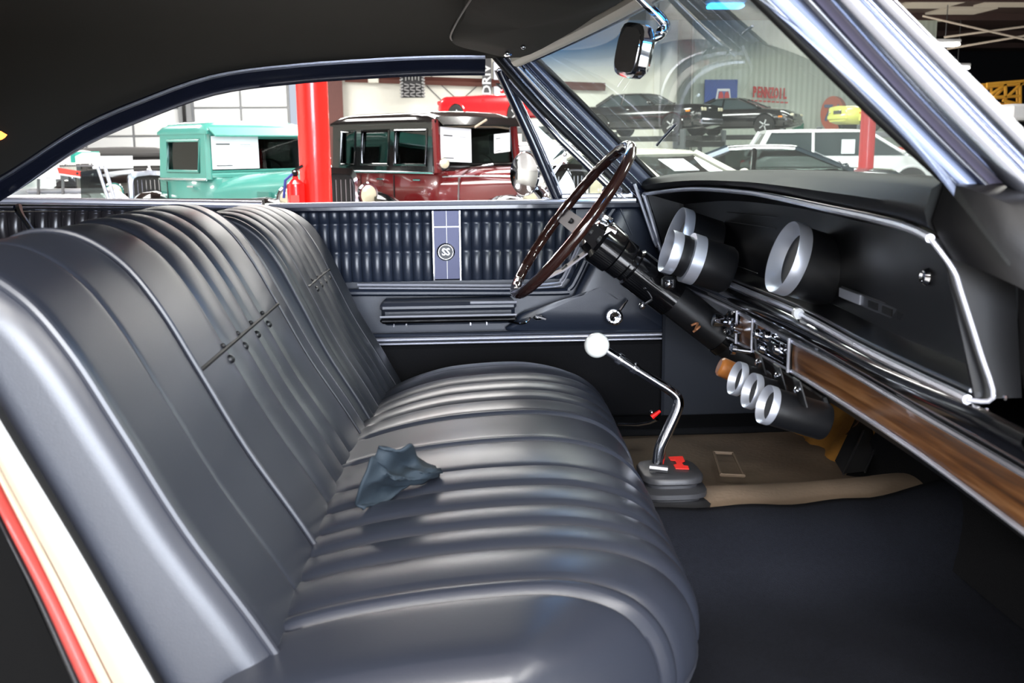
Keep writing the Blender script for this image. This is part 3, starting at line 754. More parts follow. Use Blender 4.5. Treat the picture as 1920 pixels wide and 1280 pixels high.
MB().box((cx_+.2, 10.15, .93), (.8, .08, .05), bev=.02).build('side_rail', SILV, sr)
MB().box((cx_-.5, 10.6, 1.0), (.5, 1.1, .3), bev=.1).build('seat_back', WHITEP, sr)
for p, q in (((183, 312), (204, 376)), ((196, 310), (214, 372))):
    MB().tube([P(*p, Y=9.9), P(*q, Y=9.9)], .018, 8).build('windscreen_post', CHROME2, sr)
MB().prism([P(150, 322, Y=9.95), P(180, 318, Y=9.95), P(201, 374, Y=9.95), P(152, 374, Y=9.95)], (0, .01, 0)).build('windscreen_pane', SMOKE, sr)
for x in (72, 118):
    MB().tube([P(x, 330, Y=10.1), P(x, 376, Y=10.1)], .014, 6).build('canopy_post', DULL, sr)
for wx in (cx_-1.35, cx_+.2):
    for sy, yy in ((-1, 10.05), (1, 11.2)):
        tw = MB().lathe([(.16, -.07), (.27, -.07), (.28, 0), (.27, .07), (.16, .07)], (wx, yy, .28), (0, sy, 0), 24).build('wheel', TYRE, sr)
        MB().lathe([(.16, .06), (.02, .08)], (wx, yy, .28), (0, sy, 0), 20).build('hub_cap', CHROME2, tw)
MB().prism([P(50, 312, Y=9.97), P(150, 312, Y=9.97), P(150, 350, Y=9.97), P(50, 350, Y=9.97)], (0, .008, 0)).build('front_pane', CLEAR, sr)
MB().box((cx_, 9.99, P(100, 311, Y=9.97).z), (1.0, .02, .015)).build('pane_rail', DULL, sr)
paper('price_sheet', 'left sheet of the two white price sheets under the fringed canopy', None, P(72, 323, Y=9.965), (1, 0, .03), (0, 0, 1), .12, .12)
paper('price_sheet', 'right sheet of the two white price sheets under the fringed canopy', None, P(98, 323, Y=9.965), (1, 0, .03), (0, 0, 1), .14, .13)
tg = tag(MB().prism([P(107, 314, Y=9.955), P(151, 321, Y=9.955), P(152, 333, Y=9.955), P(111, 327, Y=9.955)], (0, .006, 0)).build('red_price_tag', mat('tag_red', (.90, .25, .20), .5)), 'red and white price tag hanging below the fringed canopy', 'tag')
MB().prism([P(111, 325, Y=9.953), P(152, 331, Y=9.953), P(152, 334, Y=9.953), P(112, 328, Y=9.953)], (0, .003, 0)).build('white_edge', PAPER, tg)
MB().lathe([(.012, 0), (.012, .003)], P(145, 325, Y=9.954), (0, -1, 0), 12).build('black_dot', INK, tg)

# parked modern cars seen through vent window and windscreen
def at(px, py, Y): return P(px, py, Y=Y).x
modern('silver_estate', 'silver estate car roof seen between vent window frame and windscreen pillar', 'car', (at(1075, 290, 20.5), 20.5, 0), radians(4), SILV, L=4.8, H=1.30, belt=.92, cab=(-2.1, -1.8, .4, 1.1))
modern('white_estate', 'white car roof behind the silver estate seen through the vent window', 'car', (at(1062, 265, 24), 24, 0), radians(8), WHITEP, L=4.7, H=1.40, belt=.98, cab=(-2.1, -1.7, .4, 1.1))
modern('purple_hot_rod', 'low purple car glimpsed behind the steering wheel through the vent window', 'car', (at(1108, 350, 17), 17, 0), radians(-80), PURP, L=3.4, W=1.0, H=.92, belt=.82, hood=.80, deck=.8, cab=(-1.2, -.8, .0, .5), roof=False)
cc = modern('white_coupe', 'warm white coupe with price sheet just above the dashboard, facing the camera', 'car', (P(1310, 300, Y=12.4).x-.5, 13.2, 0), radians(-54), WHITE2, L=4.3, H=1.27, belt=.90, hood=.82, cab=(-1.3, -.70, .30, 1.0), glass=SMOKE)
paper('price_sheet', 'white price sheet in the windscreen of the warm white coupe', cc, frame_pt(cc, (.76, -.22, 1.08)), frame_dir(cc, (0, 1, 0)), frame_dir(cc, (-.70, 0, .36)), .46, .30)
ds = modern('dark_blue_saloon', 'dark blue saloon with arched roof just above the dashboard centre', 'car', (at(1450, 300, 17.5), 17.5, 0), radians(-18), DBLUE, L=4.6, H=1.30, belt=.90, cab=(-1.7, -.75, .35, 1.25), glass=SMOKE)
paper('price_sheet', 'white price sheet in the windscreen of the dark blue saloon', ds, frame_pt(ds, (.86, -.35, 1.10)), frame_dir(ds, (0, 1, 0)), frame_dir(ds, (-.75, 0, .34)), .62, .46)
sv = modern('white_suv', 'large white estate car behind the dark blue saloon and the thinner red post', 'car', (at(1585, 280, 25), 25, 0), radians(-8), WHITEP, L=4.9, W=1.9, H=1.66, belt=1.05, hood=1.0, deck=1.05, cab=(-2.3, -2.0, .35, 1.25), wh=.36, glass=CGLASS)
paper('window_sheet', 'pale sheet in the side window of the large white estate car', sv, frame_pt(sv, (-.15, -.86, 1.25)), frame_dir(sv, (1, 0, 0)), (0, 0, 1), .32, .34, lines=False)
modern('orange_red_coupe', 'orange red car partly hidden behind the white estate near the windscreen pillar', 'car', (at(1730, 310, 29), 29, 0), radians(-15), mat('orange_red_paint', (.80, .25, .15), .25, coat=.6), L=4.5, H=1.20, belt=.85)

# lifted cars: four-post lifts
LIFTM = mat('lift_grey', (.30, .32, .33), .5); LIFTB = mat('lift_black', (.09, .10, .10), .5)
def lift(px, Y, z, rz, label, L=5.0, m=LIFTB):
    t = thing('car_lift', label, 'car lift', (P(px, 250, Y=Y).x, Y, 0), radians(rz), local=True)
    for dy in (-.75, .75):
        MB().box((0, dy, z-.10), (L, .5, .18), bev=.02).build('runway', m, t)
    for x in (-L/2+.2, L/2-.2):
        MB().box((x, 0, z-.30), (.2, 2.9, .2), bev=.02).build('cross_beam', m, t)
        for dy in (-1.5, 1.5):
            MB().box((x, dy, (z+.2)/2), (.16, .16, z+.2), bev=.02).build('corner_post', LIFTM, t)
    return t
zl = P(1200, 255, Y=36).z
lift(1212, 37, zl, -42, 'black four post lift under the black muscle car with quad headlamps')
modern('black_muscle_car', 'black square-nosed coupe with quad headlamps on a lift seen through the windscreen', 'car', (P(1212, 250, Y=37).x, 37, zl), radians(-42), BLACKP, L=5.2, W=1.85, H=1.50, belt=1.08, hood=1.05, deck=1.08, cab=(-1.6, -1.0, .1, .75), quads=True, snub=.03, wb=(-1.45, 1.55), wh=.36)
zl2 = P(1400, 252, Y=39).z
lift(1385, 40.5, zl2, -33, 'black lift under the black sports coupe beneath the red letter sign', L=4.6)
modern('black_sports_coupe', 'black rounded sports coupe with silver wheels on a lift below the blue sign', 'car', (P(1383, 250, Y=40.5).x, 40.5, zl2), radians(-33), BLACKP, L=4.7, W=1.8, H=1.42, belt=1.0, hood=.88, deck=1.05, cab=(-1.6, -.75, .2, 1.1), wb=(-1.3, 1.3), wh=.36)
zl3 = P(985, 238, Y=32).z
lift(955, 32.5, zl3, -48, 'dark lift carrying the red convertible', m=LIFTM, L=4.6)
modern('red_convertible', 'red open convertible on a lift behind the maroon sedan roof', 'car', (P(950, 240, Y=32.5).x, 32.5, zl3), radians(-48), REDCAR, L=4.7, W=1.8, H=1.34, belt=.98, hood=.88, deck=1.0, cab=(-1.3, -.75, .2, .85), wb=(-1.35, 1.30), wh=.36, roof=False)
zl4 = P(1600, 247, Y=34).z
lift(1672, 34, zl4, 4, 'grey lift under the pale yellow car', m=SILV, L=4.2)
modern('pale_yellow_car', 'pale yellow green boxy open car raised behind the thinner red post', 'car', (P(1672, 230, Y=34).x, 34, zl4), radians(184), YELP, L=3.9, W=1.6, H=1.05, belt=.82, hood=.82, deck=.82, cab=(-.9, -.7, .3, .5), roof=False, snub=.0, wb=(-1.1, 1.15), wh=.34)
# ================================================================ THE CAR WE LOOK THROUGH
YC = 2.05
def spline(pts, n, closed=False):
    pts = [Vector(p) for p in pts]; m_ = len(pts); out = []
    segs = m_ if closed else m_-1
    for i in range(segs):
        if closed: a, b, c, d = pts[i-1], pts[i], pts[(i+1) % m_], pts[(i+2) % m_]
        else: a, b, c, d = pts[max(i-1, 0)], pts[i], pts[i+1], pts[min(i+2, m_-1)]
        for k in range(n):
            t = k/n
            out.append(.5*((2*b)+(c-a)*t+(2*a-5*b+4*c-d)*t*t+(3*b-a-3*c+d)*t**3))
    if not closed: out.append(pts[-1])
    return out
def strip(A, B, Ya, bulge, name, m, parent, n=6, k=6, Yb=None):
    # convex band between two lines given as photo points on the plane Y=Ya (real thickness towards the camera side)
    Yb = Yb if Yb is not None else Ya
    a = [P(x, y, Y=Ya+(Yb-Ya)*i/(len(A)-1)) for i, (x, y) in enumerate(A)]
    b = [P(x, y, Y=Ya+(Yb-Ya)*i/(len(B)-1)) for i, (x, y) in enumerate(B)]
    a = spline(a, n); b = spline(b, n)
    rings = []
    for p, q in zip(a, b):
        wd = (q-p).length; r = []
        for j in range(k+1):
            t = j/k; r.append(p.lerp(q, t)+Vector((0, -bulge*wd*sin(pi*t), 0)))
        r += [q+Vector((0, .012, 0)), p+Vector((0, .012, 0))]
        rings.append(r)
    return MB().loft(rings, True, True).build(name, m, parent, angle=50)
car = thing('classic_coupe', 'dark lined body, pillars and windscreen of the classic coupe we look into', 'car', (0, YC, 0))
# ---- headliner and roof
RAIL = [(-1.75, 1.02), (-1.45, 1.12), (-1.206, 1.235), (-.98, 1.372), (-.8, 1.448), (-.613, 1.510), (-.4, 1.538), (-.178, 1.553), (0, 1.560), (.174, 1.560), (.3, 1.56)]
def hx(Y): return .19+.25*(1-((Y-YC)/.9)**2)       # windscreen header line
def hz(Y): return 1.556+.085*(1-((Y-YC)/.9)**2)
YF, YN = 2.92, 1.20
def roofpt(u, v):
    Y = YN+(YF-YN)*v; X = -1.75+(hx(Y)+1.75)*u
    zr = smooth_tab(RAIL, X); zc = 1.655 if X > -.5 else 1.655-.26*((-.5-X)/1.25)**2
    if X > -.05: zc = 1.655-(1.655-1.643)*((X+.05)/.4)
    e = (1-abs(2*v-1)**3.2)
    z = zr+(zc-zr)*e
    if X > hx(Y)-.12: z = z*(1-(X-hx(Y)+.12)/.12)+hz(Y)*((X-hx(Y)+.12)/.12)
    return (X, Y, z)
MB().grid(roofpt, [i/60 for i in range(61)], [j/40 for j in range(41)]).build('headliner', HEAD, car, angle=60)
def roofout(u, v):
    p = roofpt(u, v); return (p[0], YC+(p[1]-YC)*1.05, p[2]+.045)
MB().grid(roofout, [i/30 for i in range(31)], [j/20 for j in range(21)]).build('roof_skin', PAINTN, car, angle=60)
# dome light dot and seam stitches on the lining
# side window rails (far and near)
for (Y, nm) in ((YF, 'far'), (YN, 'near')):
    s = 1 if Y > YC else -1
    xs = [-1.72+i*.05 for i in range(39)]
    ra = []
    for x in xs:
        if x > .17: break
        z = smooth_tab(RAIL, x); zl = z-.045
        ra.append([Vector(p) for p in ((x, Y-s*.02, z+.012), (x, Y-s*.028, z-.004), (x, Y-s*.012, z-.028), (x, Y+s*.01, zl), (x, Y+s*.05, zl+.03), (x, Y+s*.06, z+.03), (x, Y, z+.03))])
    MB().loft(ra, True, True).build('window_rail', PAINTN, car, angle=50)
    MB().tube([(x, Y-s*.027, smooth_tab(RAIL, x)+.004) for x in xs if x <= .17], .0045, 6).build('rail_piping', CHROME2, car)
MB().lathe([(.03, 0), (.03, .02), (.012, .03)], P(-9, 242, Y=2.84), (.5, -1, 0), 20).build('courtesy_lamp', mat('courtesy_glow', (1, .55, .25), .4, emit=4), car)
# windscreen header
hp = [Vector((hx(Y), Y, hz(Y)-.012)) for Y in [YF-.02-(YF-YN-.04)*i/24 for i in range(25)]]
MB().tube(hp, .020, 10, flat=.9).build('header_trim', CREAM, car)
MB().tube([p+Vector((.014, 0, .002)) for p in hp], .006, 8).build('header_bead', CREAM, car)
MB().tube([p+Vector((.045, 0, .008)) for p in hp], .012, 10).build('header_bow', mat('header_blue', (.10, .14, .28), .25, coat=.4), car)
for px, py in ((951, 100), (981, 88)):
    MB().sphere(P(px, py, Z=1.55), .006, 10).build('lining_screw', CHROME, car)
# ---- windscreen
def bx_(Y): return .62+.36*(1-((Y-YC)/.98)**2)
def wpt(u, v):
    Yb = 3.02-(3.02-1.08)*v; Yt = YF-(YF-YN)*v
    b = Vector((bx_(Yb), Yb, 1.185)); t = Vector((hx(Yt)+.04, Yt, hz(Yt)))
    return b.lerp(t, u)+Vector((.02, 0, .012))*sin(pi*u)
glass = glassmat('windscreen_glass', (.74, .82, .79), haze=.045, band=(.36, .47))
g = MB().grid(wpt, [i/12 for i in range(13)], [j/32 for j in range(33)]).build('windscreen', glass, car, angle=80)
g['label'] = 'windscreen glass with a blue sun band along the top'
# fix the band to the object's own height range: object coordinates are relative to the car root (z absolute)
for n_ in glass.node_tree.nodes:
    if n_.type == 'MAP_RANGE': n_.inputs[1].default_value = 1.49; n_.inputs[2].default_value = 1.575
# wiper seen beyond glass
wp = tag(MB().tube([P(1268, 232, Y=2.62), P(1240, 262, Y=2.7), P(1232, 272, Y=2.72)], .004, 6).build('wiper_arm', CHROME2), 'thin bright wiper arm behind the windscreen above the steering wheel', 'wiper')
# ---- far windscreen pillar
L_ = [(905, 88), (1003, 200), (1105, 300), (1215, 408)]
R2 = [(1008, 104), (1085, 180), (1165, 262), (1262, 362)]
def mix(t): return [(a[0]+(b[0]-a[0])*t, a[1]+(b[1]-a[1])*t) for a, b in zip(L_, R2)]
for (t0, t1, b, nm, m_) in ((0, .16, .3, 'pillar_weatherstrip', RUBBER), (.16, .23, .5, 'pillar_bead', CHROME2), (.23, .50, .12, 'pillar_cover', PAINTN), (.50, .56, .5, 'pillar_bead', CHROME2),
                           (.56, .86, .25, 'pillar_moulding', mat('pillar_grey', (.28, .30, .36), .25, .3)), (.86, 1.0, .3, 'pillar_gasket', RUBBER)):
    strip(mix(t0), mix(t1), 2.92, b, nm, m_, car, Yb=2.96)
# ---- near windscreen pillar
E = [[(1414, 0), (1628, 210), (1857, 420)], [(1430, 0), (1644, 210), (1864, 420)], [(1446, 0), (1661, 210), (1878, 420)], [(1500, 0), (1700, 210), (1912, 420)], [(1530, 0), (1722, 210), (1932, 420)], [(1565, 0), (1757, 210), (1968, 420)],
     [(1626, 0), (1826, 210), (2030, 420)], [(1634, 0), (1835, 210), (2040, 420)], [(1681, 0), (1895, 215), (2095, 420)]]
def ext(l):
    (x0, y0), (x1, y1), (x2, y2) = l
    k = (x1-x0)/(y1-y0); q = (x2-x1)/(y2-y1)
    return [(x0-k*120, y0-120), (x0, y0), (x1, y1), (x2, y2), (x2+q*180, y2+180)]
for i, (b, Y, nm, m_) in enumerate(((.3, 1.22, 'pillar_gasket', RUBBER), (.5, 1.21, 'pillar_bead', CHROME2), (.10, 1.205, 'pillar_cover', mat('pillar_blue_grey', (.42, .46, .56), .22, .2, coat=.4)), (.3, 1.20, 'pillar_channel', PAINTN),
                                    (-.2, 1.20, 'pillar_return', mat('pillar_violet_grey', (.42, .41, .49), .35)), (.32, 1.17, 'drip_moulding', CHROME2), (0.1, 1.175, 'moulding_gap', RUBBER), (.35, 1.15, 'outer_moulding', CHROME2))):
    strip(ext(E[i]), ext(E[i+1]), Y, b, nm, m_, car, Yb=Y-.05)
# ---- near door jamb at bottom left (rear edge of the open doorway); cream and red bands are painted-in reflections
def jam(a0, a1, Y, b, nm, m_):
    # a0,a1: (y where x=0, x where y=1280) of the two edges
    def ln(e):
        y0, x1 = e; k = (1280-y0)/x1
        return [(-120, y0-120*k), (0, y0), (x1/2, (y0+1280)/2-6), (x1, 1280), (x1+90, 1280+90*k)]
    strip(ln(a0), ln(a1), Y, b, nm, m_, car)
jam((778, 296), (800, 282), 1.10, .3, 'jamb_gasket', RUBBER)
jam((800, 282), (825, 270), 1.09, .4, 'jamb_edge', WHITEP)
jam((825, 270), (875, 212), 1.085, .1, 'jamb_face', CREAM_PAINT_REFL)
jam((875, 212), (880, 208), 1.088, 0, 'jamb_line', mat('jamb_line_brown', (.45, .25, .18), .5))
jam((880, 208), (906, 184), 1.085, .2, 'jamb_lip', CREAM_PAINT_REFL)
jam((906, 184), (962, 150), 1.09, .3, 'jamb_red_reflection_strip', RED_REFL)
jam((962, 150), (985, 135), 1.095, .3, 'jamb_dark_strip', BLKM)  # plain dark strip beside the red band
# quarter panel outside, dark
MB().prism([P(-400, 700, Y=1.11), P(0, 985, Y=1.11), P(135, 1280, Y=1.11), P(170, 1420, Y=1.11), P(-400, 1420, Y=1.11)], (0, .02, 0)).build('quarter_panel', mat('quarter_black', (.02, .02, .022), .8, spec=.1), car)  # one even deep black over the whole panel
# ---- floor, tunnel, firewall, kick boards
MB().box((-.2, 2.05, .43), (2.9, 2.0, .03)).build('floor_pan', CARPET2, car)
def matpt(u, v):
    X = .30+.74*u; Y = 1.95+.97*v
    hump = .085*exp(-((Y-2.08)/.17)**2)
    z = .492+hump+.05*max(0, u-.6)**1.2+.004*sin(23*X)*sin(19*Y)
    return (X, Y, z)
MB().grid(matpt, [i/30 for i in range(31)], [j/40 for j in range(41)]).build('floor_mat', MATBR, car, angle=80)
for (a, b, c_, d_) in (((1338, 848), (1375, 850), (1395, 892), (1352, 890)),):
    pts = [P(*q, Z=.530) for q in (a, b, c_, d_)]
    MB().tube(pts, .004, 6, closed=True).build('mat_embossing', MATBR, car)
# passenger carpet
def carp(u, v):
    X = -.3+1.45*u; Y = 1.02+1.02*v
    edge = 1.98+.10*max(0, (X-.7))
    Y = min(Y, 1.02+(edge-1.02)*v/1.0) if v <= 1 else Y
    Y = 1.02+(edge-1.02)*v
    z = .455+.135*(1/(1+exp(-(Y-1.84)/.035)))+.26*max(0, X-.88)**1.25
    if v > .98: z -= .05
    return (X, Y, z+.003*sin(31*X+7*Y)*sin(17*Y))
MB().grid(carp, [i/50 for i in range(51)], [j/50 for j in range(51)]).build('passenger_carpet', CARPET, car, angle=80)
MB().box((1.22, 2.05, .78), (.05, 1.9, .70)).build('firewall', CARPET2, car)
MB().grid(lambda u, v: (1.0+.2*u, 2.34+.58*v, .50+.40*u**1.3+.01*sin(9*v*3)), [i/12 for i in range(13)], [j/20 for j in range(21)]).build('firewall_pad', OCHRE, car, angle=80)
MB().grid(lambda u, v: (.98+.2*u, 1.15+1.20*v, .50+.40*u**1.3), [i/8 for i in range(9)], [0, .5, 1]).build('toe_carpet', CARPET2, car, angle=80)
MB().box((.72, 2.84, .512), (.9, .15, .02), bev=.004).build('sill_carpet', CARPET2, car)
q = [P(1560, 735, X=1.05), P(1610, 790, X=1.05), P(1575, 828, X=1.05)]
MB().tube(q, .003, 6).build('pad_crease', mat('pad_brown', (.30, .19, .08), .8), car)
MB().box((.93, 2.935, .66), (.56, .02, .72), bev=.008).build('kick_board', KICK, car)
MB().tube([P(1270, 786, Y=2.9), P(1420, 783, Y=2.9)], .004, 6).build('sill_strip', DULL, car)
MB().box((1.05, 1.10, .62), (.30, .05, .40), bev=.02).build('kick_board', BLKM, car)
MB().box((.6, 1.02, .44), (1.2, .10, .10), bev=.02).build('door_sill', BLKM, car)
# heater duct / pedal bracket on the passenger side of the tunnel
q0, q1 = P(1618, 806, Y=2.40), P(1580, 888, Y=2.24)
dv = Vector((.052, 0, .004))
MB().prism([q0, q1, q1+dv, q0+dv], (.02, .10, .0)).build('heater_duct', mat('duct_grey', (.16, .16, .165), .5), car)
for k_ in (.0, 1.0): MB().tube([q0+dv*k_+Vector((0, -.004, 0)), q1+dv*k_+Vector((0, -.004, 0))], .0028, 6).build('duct_edge', DULL, car)
# shell behind and under (the rest of the cabin)
MB().box((-1.78, 2.05, .95), (.04, 1.85, 1.1)).build('rear_bulkhead', CARPET2, car)
MB().box((-1.3, 2.05, .85), (.9, 1.7, .18), bev=.05).build('rear_seat', VINYL2, car)
MB().box((-1.62, 2.05, 1.02), (.2, 1.7, .35), bev=.06).build('rear_seat_back', VINYL2, car)
MB().box((1.0, 2.05, 1.155), (.42, 1.84, .03), bev=.01).build('cowl_panel', BLKM, car)
for wx in (-1.9, 1.75):
    for (sy, yy) in ((-1, 1.12), (1, 2.98)):
        tw = MB().lathe([(.2, -.1), (.33, -.1), (.345, -.06), (.345, .06), (.33, .1), (.2, .1)], (wx, yy, .345), (0, sy, 0), 28).build('wheel', TYRE, car)
        MB().lathe([(.21, .08), (.15, .06), (.02, .09)], (wx, yy, .345), (0, sy, 0), 24).build('hub_cap', CHROME, tw)
MB().box((2.0, 2.05, .78), (1.5, 1.8, .55), bev=.12).build('bonnet', PAINTN, car)
MB().box((-2.3, 2.05, .75), (1.0, 1.8, .55), bev=.12).build('boot', PAINTN, car)
MB().box((1.12, 1.06, .80), (.40, .07, .78), bev=.02).build('hinge_pillar', PAINTN, car)
MB().box((1.12, 3.04, .80), (.40, .07, .78), bev=.02).build('hinge_pillar', PAINTN, car)
MB().box((0, 3.05, .55), (2.9, .1, .35), bev=.03).build('rocker_panel', PAINTN, car)

# ---- pleated trim helper on the far side wall
def pleats(parent, name, xa, xb, zt, zb, Y, n, tiers, m_, depth=.011, mir=False):
    """vertical sewn channels; tiers = list of z fractions where the rolls break"""
    us, vs = [], []
    for i in range(n):
        for t in (0, .08, .25, .5, .75, .92): us.append((i+t)/n)
    us.append(1)
    ed = [0]+tiers+[1]
    for a, b in zip(ed, ed[1:]):
        for t in (0, .06, .2, .4, .6, .8, .94): vs.append(a+(b-a)*t)
    vs.append(1)
    def fn(u, v):
        f = (u*n) % 1.0
        r = sqrt(max(0, 1-(2*f-1)**2)) if 0 < u < 1 else 0
        tv = 0
        for a, b in zip(ed, ed[1:]):
            if a <= v <= b: tv = (v-a)/(b-a)
        q = .70+.30*sin(pi*min(1, max(0, tv)))**.5
        shift = 0
        return (xa+(xb-xa)*u+shift, Y-depth*r*q-.006*sin(pi*tv), zt+(zb-zt)*v)
    return MB().grid(fn, us, vs).build(name, m_, parent, angle=70)
# rear quarter trim
XL = P(-60, 380, Y=2.95).x; XD = -.52
q = pleats(car, 'quarter_pleats', -1.62, XD, 1.150, .86, 2.96, 30, [.30], mat('quarter_vinyl', (.17, .16, .17), .28, spec=.7), depth=.014)
MB().tube([(-1.7, 2.94, 1.184), (-1.2, 2.945, 1.182), (-.51, 2.95, 1.163)], .013, 10, flat=.8).build('quarter_sill_chrome', TRIMB, car)
MB().tube([(-1.7, 2.935, 1.163), (-1.2, 2.94, 1.160), (-.51, 2.945, 1.148)], .006, 8).build('quarter_sill_bead', CHROME2, car)
MB().tube([(-1.7, 2.97, 1.174), (-.51, 2.985, 1.158)], .02, 8).build('window_seal', RUBBER, car)
q = spline([P(33, 386, Y=2.92), P(38, 400, Y=2.91), P(55, 425, Y=2.90), P(75, 455, Y=2.90)], 5)
MB().tube(q, [.012, .012, .013, .012, .011, .010, .009]+[.008]*(len(q)-7), 8).build('belt_hook', CHROME, car)

# ================================================================ DRIVER'S DOOR (far side)
dr = thing('driver_door', 'far side car door with black pleated trim, chrome strips and emblem plate', 'car door', (.1, 3.0, .5))
XF_ = .70
MB().box(((XD+XF_)/2, 3.02, .83), (XF_-XD, .06, .66), bev=.01).build('door_shell', VDOOR, dr)
MB().box(((XD+.60)/2, 3.0, 1.150), (.60-XD, .13, .022), bev=.005).build('door_top', PAINTN, dr)
MB().tube([P(x, y, Y=2.93) for x, y in ((505, 386), (640, 383.5), (900, 380), (1100, 377), (1192, 376))], .0075, 8).build('belt_moulding', TRIMB, dr)
zt = P(800, 387, Y=2.96).z; zb = P(800, 528, Y=2.96).z
x1, x2, x3, x4 = [P(x, 450, Y=2.96).x for x in (500, 811, 864, 1062)]
pleats(dr, 'pleated_panel', x1, x2, zt, zb, 2.98, 16, [.22, .60], VDOOR)
pl2 = pleats(dr, 'pleated_panel', x3, x4+.03, zt, zb, 2.98, 11, [.22, .60], VDOOR)
# emblem plate
zc0, zc1 = P(837, 384, Y=2.95).z, P(837, 525, Y=2.95).z
pw_ = x3-x2
xm = (x2+x3)/2
pl = MB().box((xm, 2.958, (zc0+zc1)/2), (pw_*.96, .022, zc0-zc1), bev=.004).build('emblem_plate', mat('plate_chrome', (.235, .24, .30), .42, .85), dr)
for sx in (-1, 1):
    MB().box((xm+sx*pw_*.47, 2.945, (zc0+zc1)/2), (.004, .01, zc0-zc1)).build('plate_edge', CHROME, pl)
MB().box((xm, 2.945, (zc0+zc1)/2), (.0018, .008, zc0-zc1-.01)).build('plate_rib', DULL, pl)
MB().box((xm, 2.943, zc0-.062), (pw_*.94, .012, .004)).build('plate_step', DULL, pl)
ec = P(836, 472, Y=2.94)
e = MB().lathe([(.026, 0), (.026, .006), (.022, .010), (.0215, .006)], ec, (0, -1, 0), 28).build('emblem', CHROME, pl)
MB().lathe([(.0205, .004), (.0205, .0072)], ec, (0, -1, 0), 28).build('emblem_disc', BLKM, e)
text_mesh('emblem_letters', 'SS', .029, TRIMB, e, ec+Vector((0, -.0092, 0)), (1, 0, 0), (0, 0, 1), ext=.001, bold=.0003, sx=.9)
# chrome outline of the upper trim
pth = [P(x, y, Y=2.945) for x, y in ((670, 534), (800, 534.5), (955, 535), (1040, 531), (1052, 524), (1062, 508), (1100, 425), (1122, 385))]
MB().tube(spline(pth, 4), .0042, 8).build('trim_strip', TRIMB, dr)
MB().tube([p+Vector((.004, .002, -.010)) for p in spline(pth, 4)], .0028, 8).build('trim_strip_thin', TRIMB, dr)
# soft roll following the strip
pr2 = spline([P(x, y, Y=2.965) for x, y in ((640, 548), (800, 548), (1040, 547), (1066, 540), (1082, 516), (1118, 440), (1150, 390))], 5)
MB().tube(pr2, .016, 10, flat=.7).build('trim_roll', VDOOR, dr)
# raised front pad (smooth vinyl)
def dz(px, py, Y=2.965): return P(px, py, Y=Y)
pad = [(970, 622), (962, 602), (985, 582), (1040, 572), (1068, 560), (1086, 530), (1130, 440), (1158, 386), (1196, 386), (1240, 480), (1250, 560), (1248, 618), (1240, 624)]
pp = spline([dz(x, y, 2.975) for x, y in pad], 4, True)
cen = sum(pp, Vector())/len(pp)
rg = [[p.copy() for p in pp], [cen+(p-cen)*.985+Vector((0, -.014, 0)) for p in pp], [cen+(p-cen)*.93+Vector((0, -.022, 0)) for p in pp], [cen+(p-cen)*.5+Vector((0, -.026, 0)) for p in pp], [cen+Vector((0, -.026, 0)) for p in pp]]
MB().loft(rg, True, False).build('front_pad', VDOOR, dr, angle=70)
for a, b in (((1108, 384), (1128, 412)), ((1160, 384), (1185, 440))):
    MB().tube([dz(*a, 2.95), dz(*b, 2.95)], .002, 6).build('pad_seam', VDOOR, dr)
# armrest
ax0, ax1 = dz(716, 580).x, dz(964, 580).x
zA = [dz(800, y).z for y in (558, 574, 584, 592, 606)]
MB().box(((ax0+ax1)/2, 2.955, (zA[0]+zA[4])/2), (ax1-ax0, .05, zA[0]-zA[4]), bev=.012).build('armrest', VDOOR, dr)
MB().box(((ax0+ax1)/2, 2.90, (zA[0]+zA[1])/2), (ax1-ax0, .075, zA[0]-zA[1]), bev=.009).build('armrest_top', VINYL, dr)
MB().tube([(ax0, 2.862, zA[2]+.003), (ax1, 2.862, zA[2]+.003)], .0032, 8).build('armrest_chrome', TRIMB, dr)
MB().box(((ax0+ax1)/2, 2.89, (zA[2]+zA[3])/2-.003), (ax1-ax0, .06, .016), bev=.006).build('pull_bar', BLK, dr)
MB().tube([(ax0+(ax1-ax0)*.66, 2.865, zA[0]-.002), (ax1, 2.86, zA[0]-.002)], .0045, 8).build('armrest_glint_strip', TRIMB, dr)
for k in (.10, .19, .66, .78):
    MB().box((ax0+(ax1-ax0)*k, 2.87, zA[3]-.010), (.004, .006, .009)).build('pull_rivet', CHROME, dr)
h = spline([dz(954, 602, 2.92), dz(975, 606, 2.91), dz(988, 603, 2.91), dz(994, 596, 2.92)], 4)
MB().tube(h, .004, 8).build('release_loop', CHROME, dr)
MB().sphere(dz(1010, 595, 2.91), .017, 14, (1, .5, .55)).build('release_handle', CHROME, dr)
MB().tube([dz(1004, 592, 2.905), dz(1024, 598, 2.90)], .004, 6).build('handle_ridge', CHROME, dr)
# window crank
kc = dz(1152, 594, 2.90)
MB().tube([dz(1176, 562, 2.93), dz(1160, 584, 2.91)], [.004, .006], 8, up=(0, 1, 0)).build('crank_arm', CHROME, dr)
k = MB().lathe([(.008, -.03), (.012, -.012), (.024, -.008), (.026, 0), (.024, .008), (.012, .010), (.004, .006)], kc, (0, -1, 0), 24).build('crank_knob', CHROME, dr)
for i in range(10):
    a = 2*pi*i/10
    MB().tube([kc+Vector((.008*cos(a), -.0095, .008*sin(a))), kc+Vector((.022*cos(a), -.009, .022*sin(a)))], .0012, 4).build('knob_ray', BLKM if i % 2 else CHROME, k)
